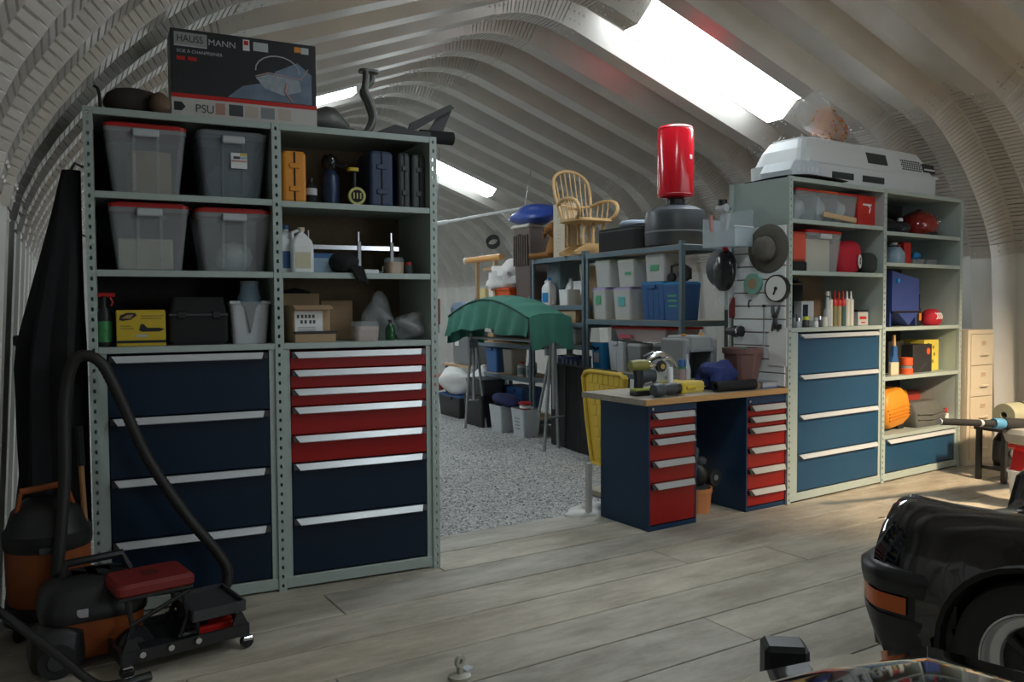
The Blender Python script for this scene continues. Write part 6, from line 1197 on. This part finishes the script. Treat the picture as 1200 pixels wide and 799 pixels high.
for x in (-1.1, 1.3):
    for s_ in (-1, 1): MB().lathe([(.001, -.08), (.29, -.08), (.31, -.05), (.31, .05), (.29, .08), (.001, .08)], 28, (x, s_*.53, .31), axis='y').build('tyre', pm('tyre_rubber', (.022, .022, .024), .7), car2)
m = MB(); m.box(-.036, .036, -.030, .030, 0, .095, .008); mi = m.build('side_mirror', BLK, car2, loc=(-.215, .80, .95)); mi.rotation_euler = (0, 0, .35)
MB().tube([(0, 0, .03), (0, -.12, -.10), (0, -.24, -.28)], .018, 8).build('mirror_arm', BLK, mi); MB().box(.034, .039, -.025, .025, .012, .073, .002).build('mirror_glass', DGREY, mi)
# cream fitting at the bottom edge
t = fth('cream_fitting', 'small cream pulley fitting on the floor, bottom edge', 'fitting', 'W', 1.345, -1.53, 0, .4); CF = pm('cream_fitting', (.46, .45, .38), .4)
MB().lathe([(.001, 0), (.05, 0), (.05, .012), (.03, .02), (.001, .02)], 18).build('base', CF, t); MB().box(-.012, .012, -.012, .012, .02, .05, .003).build('stem', CF, t); MB().lathe([(.012, -.008), (.026, -.008), (.026, .008), (.012, .008), (.012, -.008)], 18, (0, 0, .072), axis='y').build('wheel', CF, t); MB().box(.02, .07, -.02, .02, .0, .03, .004).build('lug', LGREY, t)
# ---- right edge: bucket, red machine, lance, khaki roll and dark stand
t = fth('white_bucket', 'white plastic bucket on the floor at the right edge', 'bucket', 'L', 6.58, -.72, 0); n = 26; t.scale = (1, 1, .82)
MB().lathe([(.001, 0), (.115, 0), (.145, .33), (.155, .335), (.155, .36), (.14, .36), (.11, .01), (.001, .01)], n).build('body', WHITE, t); MB().tube([(.15*math.cos(a), .15*math.sin(a)*.2-.14, .34-.12*math.sin(a)) for a in [PI*i/10 for i in range(11)]], .004, 5).build('handle', STEELD, t)
t = fth('red_machine', 'red cast machine with grey round housing on the bucket', 'machine', 'L', 6.58, -.72, .295); t.scale = (1, 1, .92)
MB().prism([(-.10, 0), (.14, 0), (.14, .20), (.02, .22), (-.13, .225), (-.13, .20), (-.06, .16)], -.09, .09, 'y').build('stand', REDP, t); MB().loft([[(px, py, z) for px, py in rrect(w_, d_, .08, 4)] for w_, d_, z in ((.20, .16, .21), (.34, .24, .25), (.38, .27, .32), (.34, .24, .36))], 0, True).build('housing', pm('stone_grey_plastic', (.36, .35, .31), .5), t); MB().lathe([(.001, -.095), (.028, -.095), (.028, -.088), (.001, -.088)], 12, (.06, 0, .07), axis='y').build('bolt', BLK, t)
t = fth('spray_wand', 'black wand with blue and red collars pointing at the cabinets', 'wand', 'L', 5.98, -.62, .70)
T = Matrix.Translation((0, 0, 0)) @ Matrix.Rotation(.085, 4, 'Y') @ Matrix.Rotation(-.05, 4, 'Z')
for nm, a, b, r, mm in (('tip', -.30, .28, .026, BLKM), ('band', .12, .15, .028, LGREY), ('blue_ring', .28, .39, .042, pm('ring_blue', (.07, .24, .40), .5)), ('grip', .39, .72, .047, BLKM), ('red_collar', .72, .84, .060, pm('collar_red', (.62, .02, .06), .4)), ('white_collar', .84, .90, .058, WHITE), ('blue_body', .90, 1.5, .060, pm('body_blue', (.06, .28, .48), .4))): MB().lathe([(.001, a), (r*.92, a), (r, a+.01), (r, b-.01), (r*.92, b), (.001, b)], 16, axis='x', M=T).build(nm, mm, t)
MB().lathe([(.001, -.31), (.020, -.31), (.024, -.295), (.001, -.295)], 14, axis='x', M=T).build('end_plug', LGREY, t)
t = fth('khaki_roll', 'pale khaki rolled mat with a black strap by file cabinet', 'mat', 'L', 7.66, .02, .595, .02); MB().lathe([(.03, -.28), (.105, -.28), (.108, -.26), (.108, .31), (.105, .32), (.03, .32), (.03, -.28)], 26, axis='x').build('roll', pm('khaki_cloth', (.36, .36, .25), .8), t); MB().lathe([(.109, -.06), (.113, -.055), (.113, -.035), (.109, -.03)], 26, axis='x').build('strap', BLK, t)
t = fth('dark_stand', 'low dark metal stand under the khaki roll', 'stand', 'L', 7.66, .02, 0); MB().box(-.46, .34, -.14, .16, .46, .487, .004).build('top', BLKM, t)
for sx in (-.42, .30):
    for sy in (-.11, .13): MB().box(sx-.02, sx+.02, sy-.02, sy+.02, 0, .46).build('leg', BLK, t)
MB().box(-.40, .28, -.10, .12, .10, .13).build('lower_shelf', BLK, t); MB().loft([[(px-.1, py, z) for px, py in rrect(w_, .18, .05)] for w_, z in ((.40, .13), (.46, .18), (.44, .36), (.30, .42))], 0, True).build('motor', pm('oily_black', (.03, .03, .03), .4), t)
for q in (-.28, -.12, .04): MB().lathe([(.03, -.11), (.045, -.11), (.045, -.10), (.03, -.10)], 14, (q, 0, .26), axis='y').build('bracket_ring', STEELD, t)
